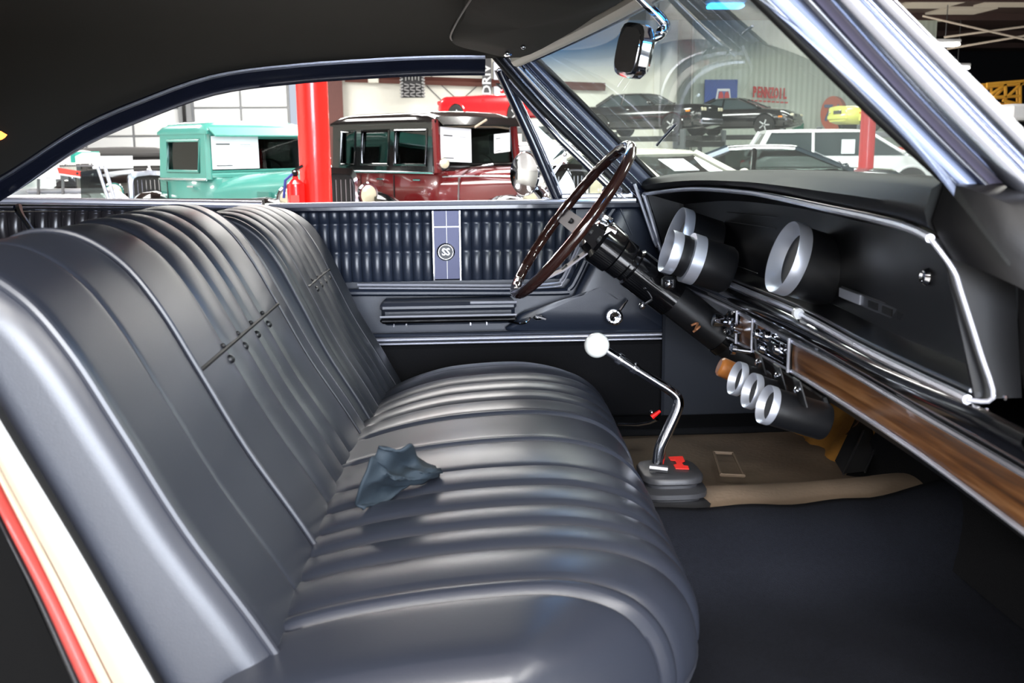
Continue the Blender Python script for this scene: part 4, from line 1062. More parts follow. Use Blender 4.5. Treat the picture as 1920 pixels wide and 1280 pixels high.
# lower strips and carpet
za, zb_ = P(1000, 622, Y=2.95).z, P(1000, 633, Y=2.95).z
MB().tube([(-.33, 2.955, za-.002), (XF_-.03, 2.955, za-.004)], .009, 8, flat=.7).build('lower_roll', VDOOR, dr)
MB().box(((-.33+.66)/2, 2.95, zb_+.003), (.99, .012, .009), bev=.003).build('lower_chrome', TRIMB, dr)
MB().box(((-.33+.66)/2, 2.95, zb_-.010), (.99, .010, .006), bev=.002).build('lower_chrome_thin', TRIMB, dr)
MB().box((.10, 2.975, .62), (1.16, .03, .24), bev=.008).build('lower_carpet', CARPET2, dr)
MB().tube([dz(1190, 345, 2.93), dz(1226, 450, 2.90), dz(1232, 462, 2.88)], .005, 8).build('hinge_pillar_strip', TRIMB, dr)
# vent window
vt = MB()
v0, v1, v2 = P(936, 138, Y=2.965), P(1046, 372, Y=2.965), P(1188, 374, Y=2.965)
vw = strip([(927, 132), (985, 258), (1036, 374)], [(948, 132), (1008, 258), (1056, 374)], 2.965, .3, 'vent_division_bar', PAINTN, dr)
strip([(948, 132), (1008, 258), (1056, 374)], [(954, 140), (1013, 262), (1060, 374)], 2.960, .4, 'vent_bar_bead', TRIMB, dr)
MB().tube([P(958, 158, Y=2.955), P(1048, 262, Y=2.955), P(1158, 368, Y=2.955)], .0075, 8).build('vent_frame', PAINTN, dr)
MB().tube([P(955, 148, Y=2.95), P(1050, 255, Y=2.95), P(1172, 372, Y=2.95)], .0035, 8).build('vent_frame_bead', TRIMB, dr)
MB().box(P(1120, 367, Y=2.955), (.21, .012, .014), bev=.003).build('vent_frame_bottom', TRIMB, dr)
vg = MB().prism([P(962, 160, Y=2.963), P(1052, 368, Y=2.963), P(1172, 368, Y=2.963)], (0, .004, 0)).build('vent_glass', CLEAR, dr)
MB().box(P(956, 131, Y=2.95), (.075, .02, .010), bev=.003).build('vent_top_cap', CHROME, dr)
MB().box(P(1148, 357, Y=2.93), (.06, .02, .02), bev=.006).build('vent_latch', CHROME, dr)

# exterior mirror on the far door
em = thing('door_mirror', 'round chrome door mirror outside the far window beside the vent frame', 'mirror', P(1005, 378, Y=3.12))
mc = P(984, 326, Y=3.16); ax = Vector((-.80, -.60, .02)).normalized()
b = MB().lathe([(.01, -.075), (.035, -.06), (.058, -.03), (.066, -.004), (.068, .0), (.065, .004), (.060, .001)], mc, ax, 32).build('mirror_shell', CHROME, em)
MB().lathe([(.060, -.002), (.0, -.001)], mc, ax, 32).build('mirror_glass', mat('mirror_cream', (1.0, .98, .92), .08, .8), b)
MB().tube([mc-ax*.03+Vector((0, 0, -.04)), P(1004, 352, Y=3.14), P(1022, 372, Y=3.12), P(1022, 380, Y=3.04)], [.012, .014, .018, .018], 10).build('mirror_stem', CHROME, em)
# ================================================================ BENCH SEAT
seat = thing('bench_seat', 'black vinyl front bench seat with pleated cushion and split backrests', 'seat', (.1, 2.0, .44))
def dense(a, b, seams, step=.02):
    ys = set([a, b]); y = a
    while y < b: ys.add(round(y, 5)); y += step
    for s in seams:
        for d in (-.016, -.009, -.005, -.0025, 0, .0025, .005, .009, .016):
            if a < s+d < b: ys.add(round(s+d, 5))
    return sorted(ys)
def sweep(name, prof, ya, yb, seams, parent, m_, shear=0, endr=.05, amp=None, tilt=None, bulge=.004, cornerfn=None, n=5):
    """closed XZ profile swept along Y with sewn seams (y, depth, width)"""
    pr_ = spline([(x, 0, z) for x, z in prof], n, True); N_ = len(pr_)
    cx_ = sum(p.x for p in pr_)/N_; cz_ = sum(p.z for p in pr_)/N_
    nor = []
    for i in range(N_):
        t = pr_[(i+1) % N_]-pr_[i-1]; nn = Vector((t.z, 0, -t.x)).normalized()
        if nn.x*(pr_[i].x-cx_)+nn.z*(pr_[i].z-cz_) < 0: nn = -nn
        nor.append(nn)
    rings = []
    ys = dense(ya, yb, [s[0] for s in seams])
    for k in range(1, 7): ys += [ya+endr*(1-cos(k/6*pi/2)), yb-endr*(1-cos(k/6*pi/2))]
    ys = sorted(set(round(y, 5) for y in ys))
    sy = sorted(s[0] for s in seams)
    for y in ys:
        e = min(y-ya, yb-y)/endr
        ins = endr*(1-sqrt(max(0, 1-(1-min(1, e))**2)))
        r = []
        for i, p in enumerate(pr_):
            a = amp(i/N_, pr_[i], y) if amp else 1
            d = 0
            for (s, dep, wd) in seams:
                q = abs(y-s)
                if q < .06: d -= dep*exp(-(q/wd)**1.3)*a
            lo = [s for s in sy if s <= y]; hi = [s for s in sy if s > y]
            if lo and hi and hi[0]-lo[-1] < .16:
                d += bulge*a*sin(pi*(y-lo[-1])/(hi[0]-lo[-1]))
            k = cornerfn(p, y) if cornerfn else 0
            v = p+nor[i]*(d-ins)+Vector((shear*(y-1.3)+k, 0, 0))
            v.y = y
            if tilt: v = tilt(v)
            r.append(v)
        rings.append(r)
    return MB().loft(rings, True, True).build(name, m_, parent, angle=60), pr_
# cushion
CU = [(-.30, .60), (-.27, .70), (-.18, .735), (-.06, .757), (.08, .768), (.19, .765), (.28, .742), (.335, .700), (.362, .645), (.362, .585), (.335, .535), (.25, .50), (0, .49), (-.25, .50)]
cs = [(1.20, .006, .006), (1.235, .006, .006), (1.345, .009, .009), (1.43, .010, .009), (1.515, .010, .009), (1.61, .010, .009), (1.71, .004, .006), (1.86, .004, .005), (1.885, .006, .006), (2.06, .005, .005), (2.085, .005, .005), (2.19, .007, .012), (2.28, .007, .012), (2.37, .007, .012), (2.47, .007, .012), (2.60, .006, .006)]
def camp(u, p, y):
    if p.z < .60: return .25
    return 1.0 if p.x > -.2 else .3
def ccorner(p, y):
    # round the plan of the front corners
    q = max(0, (1.42-y)/.32); w_ = max(0, (y-2.55)/.28)
    return -(.17*q**2.0)*max(0, (p.x-.06)/.30)-.07*w_**2*max(0, (p.x+.1)/.46)
def ctilt(v):
    # crown: the far end falls away
    f = max(0, (v.y-2.35)/.45); g = max(0, (1.30-v.y)/.25)
    v.z -= .045*f*f*(1 if v.z > .6 else 0)+.02*g*g*(1 if v.z > .6 else 0)
    if v.z > .62: v.z -= .05*max(0, (.02-v.x)/.3)**1.5*max(0, min(1, (v.y-1.9)/.6))
    return v
cush, cpr = sweep('cushion', CU, 1.03, 2.80, cs, seat, VINYL, shear=.045, endr=.06, amp=camp, tilt=ctilt, bulge=.005, cornerfn=ccorner, n=7)
# piping round the ends of the cushion and along the front
def cpath(y, out=.002, zmin=.55, ins=.0):
    pts = []
    for p in spline([(x, 0, z) for x, z in CU], 7, True):
        if p.z >= zmin and not (p.x < -.25):
            c = Vector((.05, 0, .62)); q = c+(p-c)*(1+out-ins)
            v = Vector((q.x+.045*(y-1.3)+ccorner(p, y), y, q.z)); pts.append(ctilt(v))
    return pts
PIPE = mat('vinyl_piping', (.20, .21, .24), .3, spec=.6)
for y, ins in ((2.778, .045),):
    MB().tube(cpath(y, ins=ins), .0045, 8).build('cushion_piping', PIPE, cush)
MB().tube([Vector((.392+.045*(y-1.3)+ccorner(Vector((.362, 0, .6)), y)-.028, y, .590)) for y in [1.10+i*.03 for i in range(56)]], .004, 8).build('front_piping', PIPE, cush)
MB().box((.02, 1.95, .47), (.5, 1.5, .07), bev=.02).build('seat_base', BLKM, seat)
# backrests
BK = [(-.17, .64), (-.215, .74), (-.30, .88), (-.362, 1.0), (-.415, 1.10), (-.465, 1.165), (-.53, 1.203), (-.60, 1.200), (-.655, 1.150), (-.675, 1.05), (-.655, .85), (-.60, .62), (-.42, .56), (-.24, .57)]
def bamp(u, p, y):
    if p.x < -.60 or p.z < .60: return .1
    return 1.0
ymaj = [1.31, 1.475, 2.125]
bs1 = [(1.31, .003, .004), (1.475, .007, .006), (1.66, .004, .014), (1.77, .004, .014), (1.87, .005, .012), (1.97, .005, .012), (2.125, .007, .006)]
def bt1(v):
    f = max(0, (v.y-1.9)/.4)
    return v
back1, bpr = sweep('passenger_backrest', BK, 1.13, 2.235, bs1, seat, VINYL, shear=.02, endr=.045, amp=bamp, bulge=.003, n=7)
back1['label'] = 'nearer backrest with a row of four buttons'
bs2 = [(2.30, .006, .006), (2.38, .007, .007), (2.47, .006, .012), (2.55, .006, .012), (2.63, .006, .012), (2.72, .007, .006)]
def bt2(v):
    # the driver's half is set a little lower and leans less
    k = max(0, (v.z-.6)/.6)
    v.x += .035*k; v.z -= .030*k
    f = max(0, (v.y-2.6)/.25); v.x += .03*f*f*k; v.z -= .02*f*f*k
    return v
back2, _ = sweep('driver_backrest', BK, 2.245, 2.86, bs2, seat, VINYL2, shear=.03, endr=.05, amp=bamp, tilt=bt2, bulge=.004, n=7)
back2['label'] = 'farther backrest with a row of four buttons'
def bpath(y, shear, off=.002, z0=.62, tl=None, ins=0, xmin=-.66):
    pr_ = spline([(x, 0, z) for x, z in BK], 7, True); N_ = len(pr_); out = []
    for i, p in enumerate(pr_):
        if p.z < z0 or p.x < xmin: continue
        t = pr_[(i+1) % N_]-pr_[i-1]; nn = Vector((t.z, 0, -t.x)).normalized()
        if nn.x*(p.x+.42)+nn.z*(p.z-.88) < 0: nn = -nn
        v = p+nn*(off-ins)+Vector((shear*(y-1.3), y, 0)); v.y = y
        out.append(tl(v) if tl else v)
    return out
MB().tube(bpath(1.150, .02, ins=.006), .006, 8).build('end_piping', PIPE, back1)
MB().tube(bpath(1.475, .02, off=.001), .0045, 8).build('seam_piping', PIPE, back1)
MB().tube(bpath(2.125, .02, off=.0), .0025, 8).build('seam_piping', PIPE, back1)
MB().tube(bpath(2.222, .02, ins=.008), .004, 8).build('end_piping', PIPE, back1)
MB().tube(bpath(2.265, .03, ins=.010, tl=bt2), .004, 8).build('end_piping', PIPE, back2)
MB().tube(bpath(2.838, .03, ins=.012, tl=bt2), .004, 8).build('end_piping', PIPE, back2)
for y in (2.38, 2.72): MB().tube(bpath(y, .03, off=-.001, tl=bt2), .0025, 8).build('seam_piping', PIPE, back2)
# horizontal button seams with buttons
def surf(y, z, shear, tl):
    best = None
    for p in bpath(y, shear, off=0, z0=.7, tl=tl, xmin=-.5):
        if p.x > -.5 and (best is None or abs(p.z-z) < abs(best.z-z)): best = p
    # linear refine
    b = bpath(y, shear, off=0, z0=.7, tl=tl, xmin=-.5)
    for p, q in zip(b, b[1:]):
        if (p.z-z)*(q.z-z) <= 0 and p.x > -.5: return p.lerp(q, (z-p.z)/(q.z-p.z+1e-9))
    return best
nb = Vector((.86, 0, .5)).normalized()
for (back, sh, tl, ya, yb, zz, btn) in ((back1, .02, None, 1.475, 2.12, 1.0, (1.64, 1.75, 1.86, 1.97)), (back2, .03, bt2, 2.38, 2.72, 1.0, (2.46, 2.53, 2.60, 2.67))):
    MB().tube([surf(ya+(yb-ya)*i/24, zz, sh, tl)+nb*.001 for i in range(25)], .0035, 6).build('button_seam', RUBBER, back)
    for y in btn:
        c = surf(y, zz-.016, sh, tl)+nb*.0015
        MB().lathe([(.0075, -.002), (.007, .002), (.004, .0045), (.0, .005)], c, nb, 16).build('button', BLKM, back)
        MB().sphere(surf(y, zz+.006, sh, tl)+nb*.001, .0045, 8).build('seam_pucker', RUBBER, back)
# crumpled cloth in the seat fold
CL = thing('crumpled_cloth', 'charcoal cloth crumpled in the fold between cushion and nearer backrest', 'cloth', (-.08, 1.7, .75))
random.seed(8)
def clothpt(px, py, z): return P(px, py, Z=z)
rows = [
    [(684, 955, .752), (668, 945, .762), (676, 920, .790), (690, 878, .825), (697, 860, .835), (705, 846, .842), (712, 843, .846)],
    [(705, 945, .750), (700, 925, .768), (706, 900, .800), (716, 880, .812), (726, 872, .818), (738, 852, .835), (752, 842, .845)],
    [(735, 930, .756), (728, 912, .765), (728, 898, .790), (742, 896, .800), (752, 880, .795), (766, 862, .810), (775, 838, .842)],
    [(770, 912, .762), (758, 902, .775), (762, 898, .792), (776, 890, .795), (784, 880, .800), (790, 876, .795), (782, 850, .800)],
    [(795, 903, .766), (800, 897, .778), (806, 893, .785), (812, 888, .788), (815, 882, .792), (804, 876, .790), (796, 868, .780)],
    [(818, 893, .766), (824, 890, .768), (826, 886, .772), (826, 882, .776), (824, 880, .776), (818, 877, .772), (812, 874, .768)]]
R3 = [spline([clothpt(*q) for q in r], 4) for r in rows]
cols = list(zip(*R3)); G = [spline(list(c), 4) for c in cols]
mb = MB(); mb.loft([[p+Vector((0, 0, .004*sin(i*.9+j*.7))) for j, p in enumerate(c)] for i, c in enumerate(G)], False)
o = mb.build('cloth_sheet', CLOTHM, CL, angle=50)
sm = o.modifiers.new('t', 'SOLIDIFY'); sm.thickness = .004

# ================================================================ DASHBOARD
A_ = [(1170, 342), (1195, 338), (1250, 327), (1350, 320), (1450, 318), (1550, 320), (1650, 325), (1740, 330), (1800, 338), (1860, 352), (1990, 390)]
B_ = [(1150, 368), (1205, 362), (1300, 352), (1400, 358), (1450, 366), (1550, 387), (1650, 408), (1720, 428), (1762, 455), (1785, 500), (1815, 530)]
C_ = [(1200, 455), (1243, 478), (1321, 511), (1400, 545), (1499, 587), (1619, 653), (1720, 703), (1802, 742), (1857, 769), (1960, 820)]
D_ = [(1240, 520), (1320, 555), (1373, 580), (1418, 603), (1487, 640), (1572, 685), (1741, 784), (1920, 888), (2060, 975)]
E_ = [(1250, 572), (1341, 618), (1407, 653), (1482, 693), (1608, 771), (1741, 860), (1920, 993), (2060, 1100)]
def quad(a, m_, b): return lambda Y: smooth_tab([(1.05, a), (1.2, a), (YC, m_), (2.9, b), (3.0, b)], Y)
XA = lambda Y: .60+.10*(1-min(1, abs((Y-YC)/.9))**2)
XB = lambda Y: .585+.075*(1-min(1, abs((Y-YC)/.9))**2)
XCf = lambda Y: .65+.05*(1-min(1, abs((Y-YC)/.9))**2)
XDf = lambda Y: .70
XE = lambda Y: .70
dash = thing('dashboard', 'wide black dashboard with chrome bezel, recessed panel and walnut trim band', 'dashboard', (.8, YC, .85))
YS = [1.19+(2.93-1.19)*i/44 for i in range(45)]
YL = [1.06+(2.93-1.06)*i/46 for i in range(47)]
za_, zb2, zc_, zd_, ze_ = {}, {}, {}, {}, {}
def zs(tab, X, Y): return zline(tab, X(Y), Y)
# pad
rg = []
for Y in YS:
    xa, xb = XA(Y), XB(Y); z1 = zs(A_, XA, Y); z2 = zs(B_, XB, Y)
    w_ = abs((Y-YC)/.87)
    xw = bx_(Y)-.01
    r = [(max(xa+.03, xw), Y, min(1.20, z1-.02)), (xa+.04, Y, z1-.008), (xa+.01, Y, z1), (xa-.008, Y, z1-.003), (xa-.022, Y, z1-.012), (xb-.010, Y, z1-.25*(z1-z2)-.016), (xb-.012, Y, z1*.45+z2*.55), (xb-.006, Y, z2+.012), (xb+.006, Y, z2+.002),
         (xb+.03, Y, z2-.002), (xb+.12, Y, z2-.004), (xb+.13, Y, z1-.05)]
    rg.append([Vector(p) for p in r])
MB().loft(rg, True, True).build('dash_pad', DPAD, dash, angle=60)
# bezel chrome: top, bottom and ends
tp = [Vector((XB(Y)-.002, Y, zs(B_, XB, Y)-.003)) for Y in YS]
bt = [Vector((XCf(Y)-.002, Y, zs(C_, XCf, Y))) for Y in YS]
MB().tube(tp, .0055, 8).build('bezel_top', TRIMB, dash)
MB().tube(bt, .0065, 8).build('bezel_bottom', TRIMB, dash)
MB().tube([p+Vector((.004, 0, .012)) for p in bt], .003, 6).build('bezel_bead', DULL, dash)
MB().tube(spline([tp[-1], P(1222, 410, Y=2.92), P(1238, 466, Y=2.92), bt[-1]], 4), .007, 8).build('bezel_end', TRIMB, dash)
MB().tube(spline([tp[0], P(1787, 505, Y=1.172), P(1803, 550, Y=1.172), P(1838, 660, Y=1.172), P(1862, 745, Y=1.172), bt[0]], 4), .0032, 8).build('bezel_end', TRIMB, dash)
# recessed face
rg = []
for Y in YS:
    b_, c_ = Vector((XB(Y)+.01, Y, zs(B_, XB, Y)-.004)), Vector((XCf(Y)+.006, Y, zs(C_, XCf, Y)+.002))
    xi = max(b_.x, c_.x)+.045
    rg.append([b_, Vector((xi, Y, b_.z-.030)), Vector((xi+.003, Y, b_.z*.5+c_.z*.5)), Vector((xi-.002, Y, c_.z+.022)), c_])
MB().loft(rg, False).build('recessed_face', PANELB, dash, angle=40)
for Y, nm in ((1.185, 'face_end'), (2.935, 'face_end')):
    b_, c_ = Vector((XB(Y)+.01, Y, zs(B_, XB, Y)-.004)), Vector((XCf(Y)+.006, Y, zs(C_, XCf, Y)+.002))
    MB().prism([b_, b_+Vector((.09, 0, 0)), c_+Vector((.06, 0, 0)), c_], (0, .004, 0)).build(nm, PANELB, dash)
# faint ribs of the instrument lens (far half)
def facept(px, py, Y): return P(px, py, Y=Y)
for (a, b) in (((1292, 390), (1460, 408)), ((1325, 410), (1455, 428)), ((1290, 392), (1328, 412)), ((1328, 412), (1322, 432)), ((1330, 480), (1420, 512))):
    Xf = .735
    MB().tube([P(*a, X=Xf), P(*b, X=Xf)], .0011, 5).build('lens_rib', DULL, dash)
# black roll below the bezel, wood band, chrome edges, underside
rg = []; dpt = []; ept = []
YS0 = YS; YS = YL
for Y in YS:
    c_ = Vector((XCf(Y)+.004, Y, zs(C_, XCf, Y)-.004)); d_ = Vector((XDf(Y), Y, zs(D_, XDf, Y))); e_ = Vector((XE(Y)+.0, Y, zs(E_, XE, Y)))
    dpt.append(d_); ept.append(e_)
    rg.append([c_, c_.lerp(d_, .2)+Vector((-.016, 0, .002)), c_.lerp(d_, .5)+Vector((-.020, 0, 0)), c_.lerp(d_, .72)+Vector((-.008, 0, 0)), c_.lerp(d_, .80)+Vector((.004, 0, 0)), d_+Vector((.002, 0, .003))])
MB().loft(rg, False).build('lower_roll', mat('dash_gloss_roll', (.045, .045, .055), .16, coat=.6), dash, angle=60)
def band(i0, i1, name, m_, out=0.0, t=.01, sub=None):
    r_ = []
    for i in range(i0, i1+1):
        d_, e_ = dpt[i], ept[i]
        r_.append([d_+Vector((-out, 0, -.003)), d_.lerp(e_, .5)+Vector((-out-.002, 0, 0)), e_+Vector((-out, 0, .003)), e_+Vector((t, 0, .003)), d_+Vector((t, 0, -.003))])
    return MB().loft(r_, True, True).build(name, m_, sub or dash, angle=40)
def iy(px): # index of station on the band nearest photo column px
    return min(range(len(YS)), key=lambda i: abs(pix((dpt[i]+ept[i])/2)[0]-px))
iw = iy(1488); ir0 = iy(1413); ik = iy(1387)
band(0, iw, 'walnut_band', WOOD)
band(ir0, ik, 'walnut_insert', WOOD)
band(ik, len(YS)-1, 'black_band', BLK)
rp = band(iw, ir0, 'radio_plate', BLK, out=.004)
MB().tube([p+Vector((-.002, 0, .001)) for p in dpt], .0050, 8).build('band_edge_top', TRIMB, dash)
MB().tube([p+Vector((-.002, 0, -.001)) for p in ept], .0042, 8).build('band_edge_bottom', TRIMB, dash)
for i, px in ((iw, 0), (ir0, 0), (ik, 0)):
    MB().tube([dpt[i]+Vector((-.009, 0, .008)), ept[i]+Vector((-.009, 0, -.003))], .0035, 8).build('band_divider', TRIMB, dash)
def bandpt(i, t, out): return dpt[i].lerp(ept[i], t)+Vector((-out, 0, 0))
span = YS[ir0]-YS[iw]
def bp(fy, t, out):
    Y = YS[iw]+span*fy; j = min(len(YS)-2, max(0, int((Y-YS[0])/(YS[1]-YS[0])))); f = (Y-YS[j])/(YS[1]-YS[0])
    return (dpt[j].lerp(dpt[j+1], f)).lerp(ept[j].lerp(ept[j+1], f), t)+Vector((-out, 0, 0))
for t in (.18, .34, .50, .66, .82):
    MB().tube([bp(.12, t, .010), bp(.80, t, .010)], .0018, 5).build('radio_bar', CHROME2, rp)
for (fy, t) in ((.22, .45), (.62, .68), (.5, .2), (.78, .3)):
    MB().lathe([(.011, 0), (.012, .006), (.009, .016), (.004, .018)], bp(fy, t, .006), (-1, 0, .2), 16).build('radio_knob', CHROME, rp)
MB().box(bp(.42, .45, .010), (.006, .05, .022), bev=.002).build('radio_dial', mat('dial_glass', (.25, .27, .30), .1), rp)
# ignition / clock with chrome knob at the left of the insert
kc = bp(1.75, .45, .004)
MB().lathe([(.030, 0), (.032, .006), (.028, .010), (.026, .006)], kc, (-1, 0, .2), 24).build('switch_ring', CHROME, dash)
MB().lathe([(.012, .004), (.012, .02), (.016, .03), (.016, .045), (.004, .048)], kc, (-1, 0, .2), 20).build('switch_knob', CHROME, dash)
MB().lathe([(.010, 0), (.012, .02), (.004, .024)], bp(1.40, .5, .004), (-1, 0, .2), 16).build('pull_knob', CHROME, dash)
# underside
rg = []
for i, Y in enumerate(YS):
    e_ = ept[i]
    rg.append([e_+Vector((.002, 0, -.004)), e_+Vector((.03, 0, -.035)), e_+Vector((.15, 0, -.05)), e_+Vector((.45, 0, .0))])
MB().loft(rg, False).build('underside', BLKM, dash, angle=50)
# clips on the chrome
for px, py, Y in ((1499, 587, None), (1802, 740, None), (1712, 420, None)):
    X = .695 if py > 500 else .655
    p = P(px, py, X=X)
    MB().tube([p+Vector((-.003, -.006, 0)), p+Vector((-.003, .006, 0))], .011, 10).build('trim_clip', WHITEP, dash)
# glove box plate with letters blocks
g0, g1 = P(1578, 546, X=.742), P(1836, 650, X=.742)
dirv = (g1-g0); upv = Vector((0, 0, 1))
gp = MB().prism([g0+upv*.008, g1+upv*.010, g1-upv*.010, g0-upv*.010], (-.004, 0, 0)).build('glovebox_plate', mat('plate_grey', (.36, .37, .40), .35, .6), dash)
MB().prism([g0+upv*.0075+dirv*.01, g0+dirv*.20+upv*.0085, g0+dirv*.20-upv*.0085, g0+dirv*.01-upv*.0085], (-.007, 0, 0)).build('plate_badge', ALU, gp)
for k in range(6):
    a = g0+dirv*(.27+.115*k); b = a+dirv*.075
    MB().prism([a+upv*.006, b+upv*.006, b-upv*.006, a-upv*.006], (-.006, 0, 0)).build('plate_block', BLKM, gp)
MB().tube([g0+upv*.009, g1+upv*.011], .0015, 5).build('plate_edge', DULL, gp)
MB().tube([g0-upv*.011, g1-upv*.011], .0015, 5).build('plate_edge', DULL, gp)
MB().lathe([(.013, 0), (.014, .004), (.010, .010), (.008, .006), (.002, .006)], P(1741, 519, X=.735), (-1, 0, .1), 20).build('glovebox_lock', CHROME, dash)
# small chrome studs near the bezel end
for px, py in ((1885, 745), (1850, 770)):
    MB().sphere(P(px, py, Y=1.17), .004, 8).build('stud', CHROME, dash)
# rounded end block at the near side
def endblock(Yin, Yout, nm):
    top = zs(A_, XA, Yin if Yin < 2 else 2.9)
    rg = []
    for t in (0, .15, .35, .6, .85, 1):
        Y = Yin+(Yout-Yin)*t; k = (1-sqrt(max(0, 1-t*t)))
        xf = .60+.09*k; zt_ = top-.05*k
        pr_ = [(xf-.0, zt_-.005), (xf-.012, zt_-.05), (xf+.01, zt_-.095), (max(.70, xf), zt_-.110), (max(.705, xf), zt_-.16), (max(.715, xf+.02), 1.04), (max(.73, xf+.04), .985), (.95, .96), (1.0, zt_-.05), (.80, zt_-.005)]
        rg.append([Vector((x, Y, z)) for x, z in pr_])
    return MB().loft(rg, True, True).build(nm, DASHM, dash, angle=50)
endblock(1.185, 1.09, 'end_pad')
endblock(2.94, 3.0, 'end_pad')

# ================================================================ STEERING
CW = P(1072, 412, Y=2.45); th = radians(38)
NW = Vector((-cos(th), 0, sin(th))); E1 = Vector((sin(th), 0, cos(th))); E2 = Vector((0, 1, 0))
stw = thing('steering_wheel', 'dark glossy wood rimmed steering wheel with drilled metal spokes', 'steering wheel', CW)
RW = .222; N_ = 144; path = []; rad = []
rings = []
for i in range(N_):
    a = 2*pi*i/N_; d = E1*cos(a)+E2*sin(a); r = []
    notch = .35*max(0, sin(a*24))**2
    for k in range(12):
        b = 2*pi*k/12; rr = .0135*(1-notch*max(0, -cos(b)))
        r.append(CW+d*(RW+rr*cos(b))+NW*(rr*sin(b)))
    rings.append(r)
MB().loft(rings, True, False, True).build('rim', WHEELB, stw, angle=80)
HB = CW-NW*.075
MB().lathe([(.055, -.06), (.058, -.01), (.045, .0), (.040, .02), (.02, .028), (.0, .03)], HB, NW, 28).build('hub', BLK, stw)
for a in (radians(90), radians(-90), radians(180)):
    d = E1*cos(a)+E2*sin(a); s_ = NW.cross(d)
    a0, a1, a2 = HB+d*.04, HB+d*.11+NW*.02, CW+d*(RW-.008)
    def cross(p, hw_): return [p+s_*hw_, p-s_*hw_, p-s_*hw_-NW*.004, p+s_*hw_-NW*.004]
    sp = MB().loft([cross(a0, .026), cross(a1, .023), cross(a2, .020)], True, True).build('spoke', mat('spoke_gunmetal', (.33, .32, .33), .42, .8), stw)
    for t, rr in ((.25, .010), (.55, .009), (.82, .0075)):
        p = a0.lerp(a1, t*1.6) if t < .6 else a1.lerp(a2, (t-.5)*1.8)
        MB().lathe([(rr, -.006), (rr, .003)], p, NW, 14).build('spoke_hole', RUBBER, sp)
# turn signal / cancel canister in chrome near the hub
col = thing('steering_column', 'black steering column running from the wheel into the dashboard', 'steering column', HB-NW*.2)
MB().lathe([(.050, -.20), (.052, -.07), (.046, -.065), (.046, -.055), (.050, -.05), (.050, -.02), (.04, -.012)], HB-NW*.045, NW, 28).build('upper_housing', BLK, col)
MB().lathe([(.044, -.36), (.044, -.19)], HB-NW*.045, NW, 28).build('column_jacket', BLKM, col)
MB().lathe([(.040, -.47), (.043, -.36)], HB-NW*.045, NW, 28).build('column_jacket_lower', BLKM, col)
MB().lathe([(.0475, -.375), (.0475, -.355)], HB-NW*.045, NW, 28).build('column_clamp', BLK, col)
MB().tube([HB-NW*.02+E1*.03, HB-NW*.0+E1*.055, HB+NW*.02+E1*.05], .010, 8).build('chrome_collar', CHROME, col)
MB().box(P(1142, 437, Y=2.42), (.035, .03, .035), R=Matrix.Rotation(radians(25), 3, 'Y'), bev=.006).build('key_switch', CHROME, col)
MB().sphere(P(1204, 573, Y=2.38), .009, 12).build('shift_stalk_knob', CHROME, col)
MB().tube([P(1204, 573, Y=2.38), P(1225, 560, Y=2.42)], .003, 6).build('shift_stalk', DULL, col)

# ================================================================ GAUGES
AX = Vector((-.95, 0, .31)).normalized()
def gauge(name, label, c, r, body, group=None, band_=.028, ring2=None, n_ax=None):
    ax = (n_ax or AX).normalized()
    t = thing(name, label, 'gauge', c, 0, group)
    MB().lathe([(r*.90, -body-.004), (r*.955, -body), (r*.955, -band_+.002)], c, ax, 40).build('case', BLKM, t)
    bz = MB().lathe([(r*.96, -band_), (r*.995, -band_+.001), (r, -band_+.004), (r, -.002), (r*.985, 0), (r*.96, -.001), (r*.66, -r*.48), (r*.65, -r*.50)], c, ax, 56).build('bezel', ALU, t)
    MB().lathe([(r*.66, -r*.51), (0, -r*.505)], c, ax, 40).build('dial', mat('dial_dark', (.12, .13, .15), .3), t)
    b = ax.cross(Vector((0, 1, 0))).normalized(); a = Vector((0, 1, 0))
    MB().tube([c-ax*(r*.46)+(-a*.3-b*.2)*r*.5, c-ax*(r*.46)+(a*.3+b*.3)*r], .0015, 5).build('needle', PAPER, t)
    if ring2:
        MB().lathe([(ring2[0]*.9, -ring2[1]-.03), (ring2[0], -ring2[1]-.028), (ring2[0], -ring2[1]), (ring2[0]*.9, -ring2[1]+.001)], c, ax, 48).build('rear_ring', ALU, t)
        MB().lathe([(ring2[0]*.85, -ring2[1]-.11), (ring2[0]*.95, -ring2[1]-.10), (ring2[0]*.95, -ring2[1]-.028)], c, ax, 40).build('rear_case', BLKM, t)
    return t
gA = gauge('tachometer', 'large round gauge with brushed silver ring in the middle of the dashboard', P(1466, 481, Y=1.93), .0725, .13)
gB = gauge('speedometer', 'large silver ringed gauge behind the steering column, half hidden by a smaller one', P(1262, 445, Y=2.60), .082, .11)
gC = gauge('shift_light_gauge', 'small silver ringed gauge on a black case with second silver ring, next to the column', P(1249, 470, Y=2.36), .052, .06, band_=.026, ring2=(.060, .052))
MB().box(P(1253, 530, Y=2.36), (.03, .03, .03), bev=.006).build('mount_foot', BLKM, gC)
MB().sphere(P(1254, 532, Y=2.33), .010, 12).build('mount_bolt', CHROME, gC)
lab = ['leftmost and farthest of the three small gauges hung under the dashboard', 'middle of the three small gauges hung under the dashboard', 'rightmost and nearest of the three small gauges hung under the dashboard']
AX2 = Vector((-.95, -.02, .31))
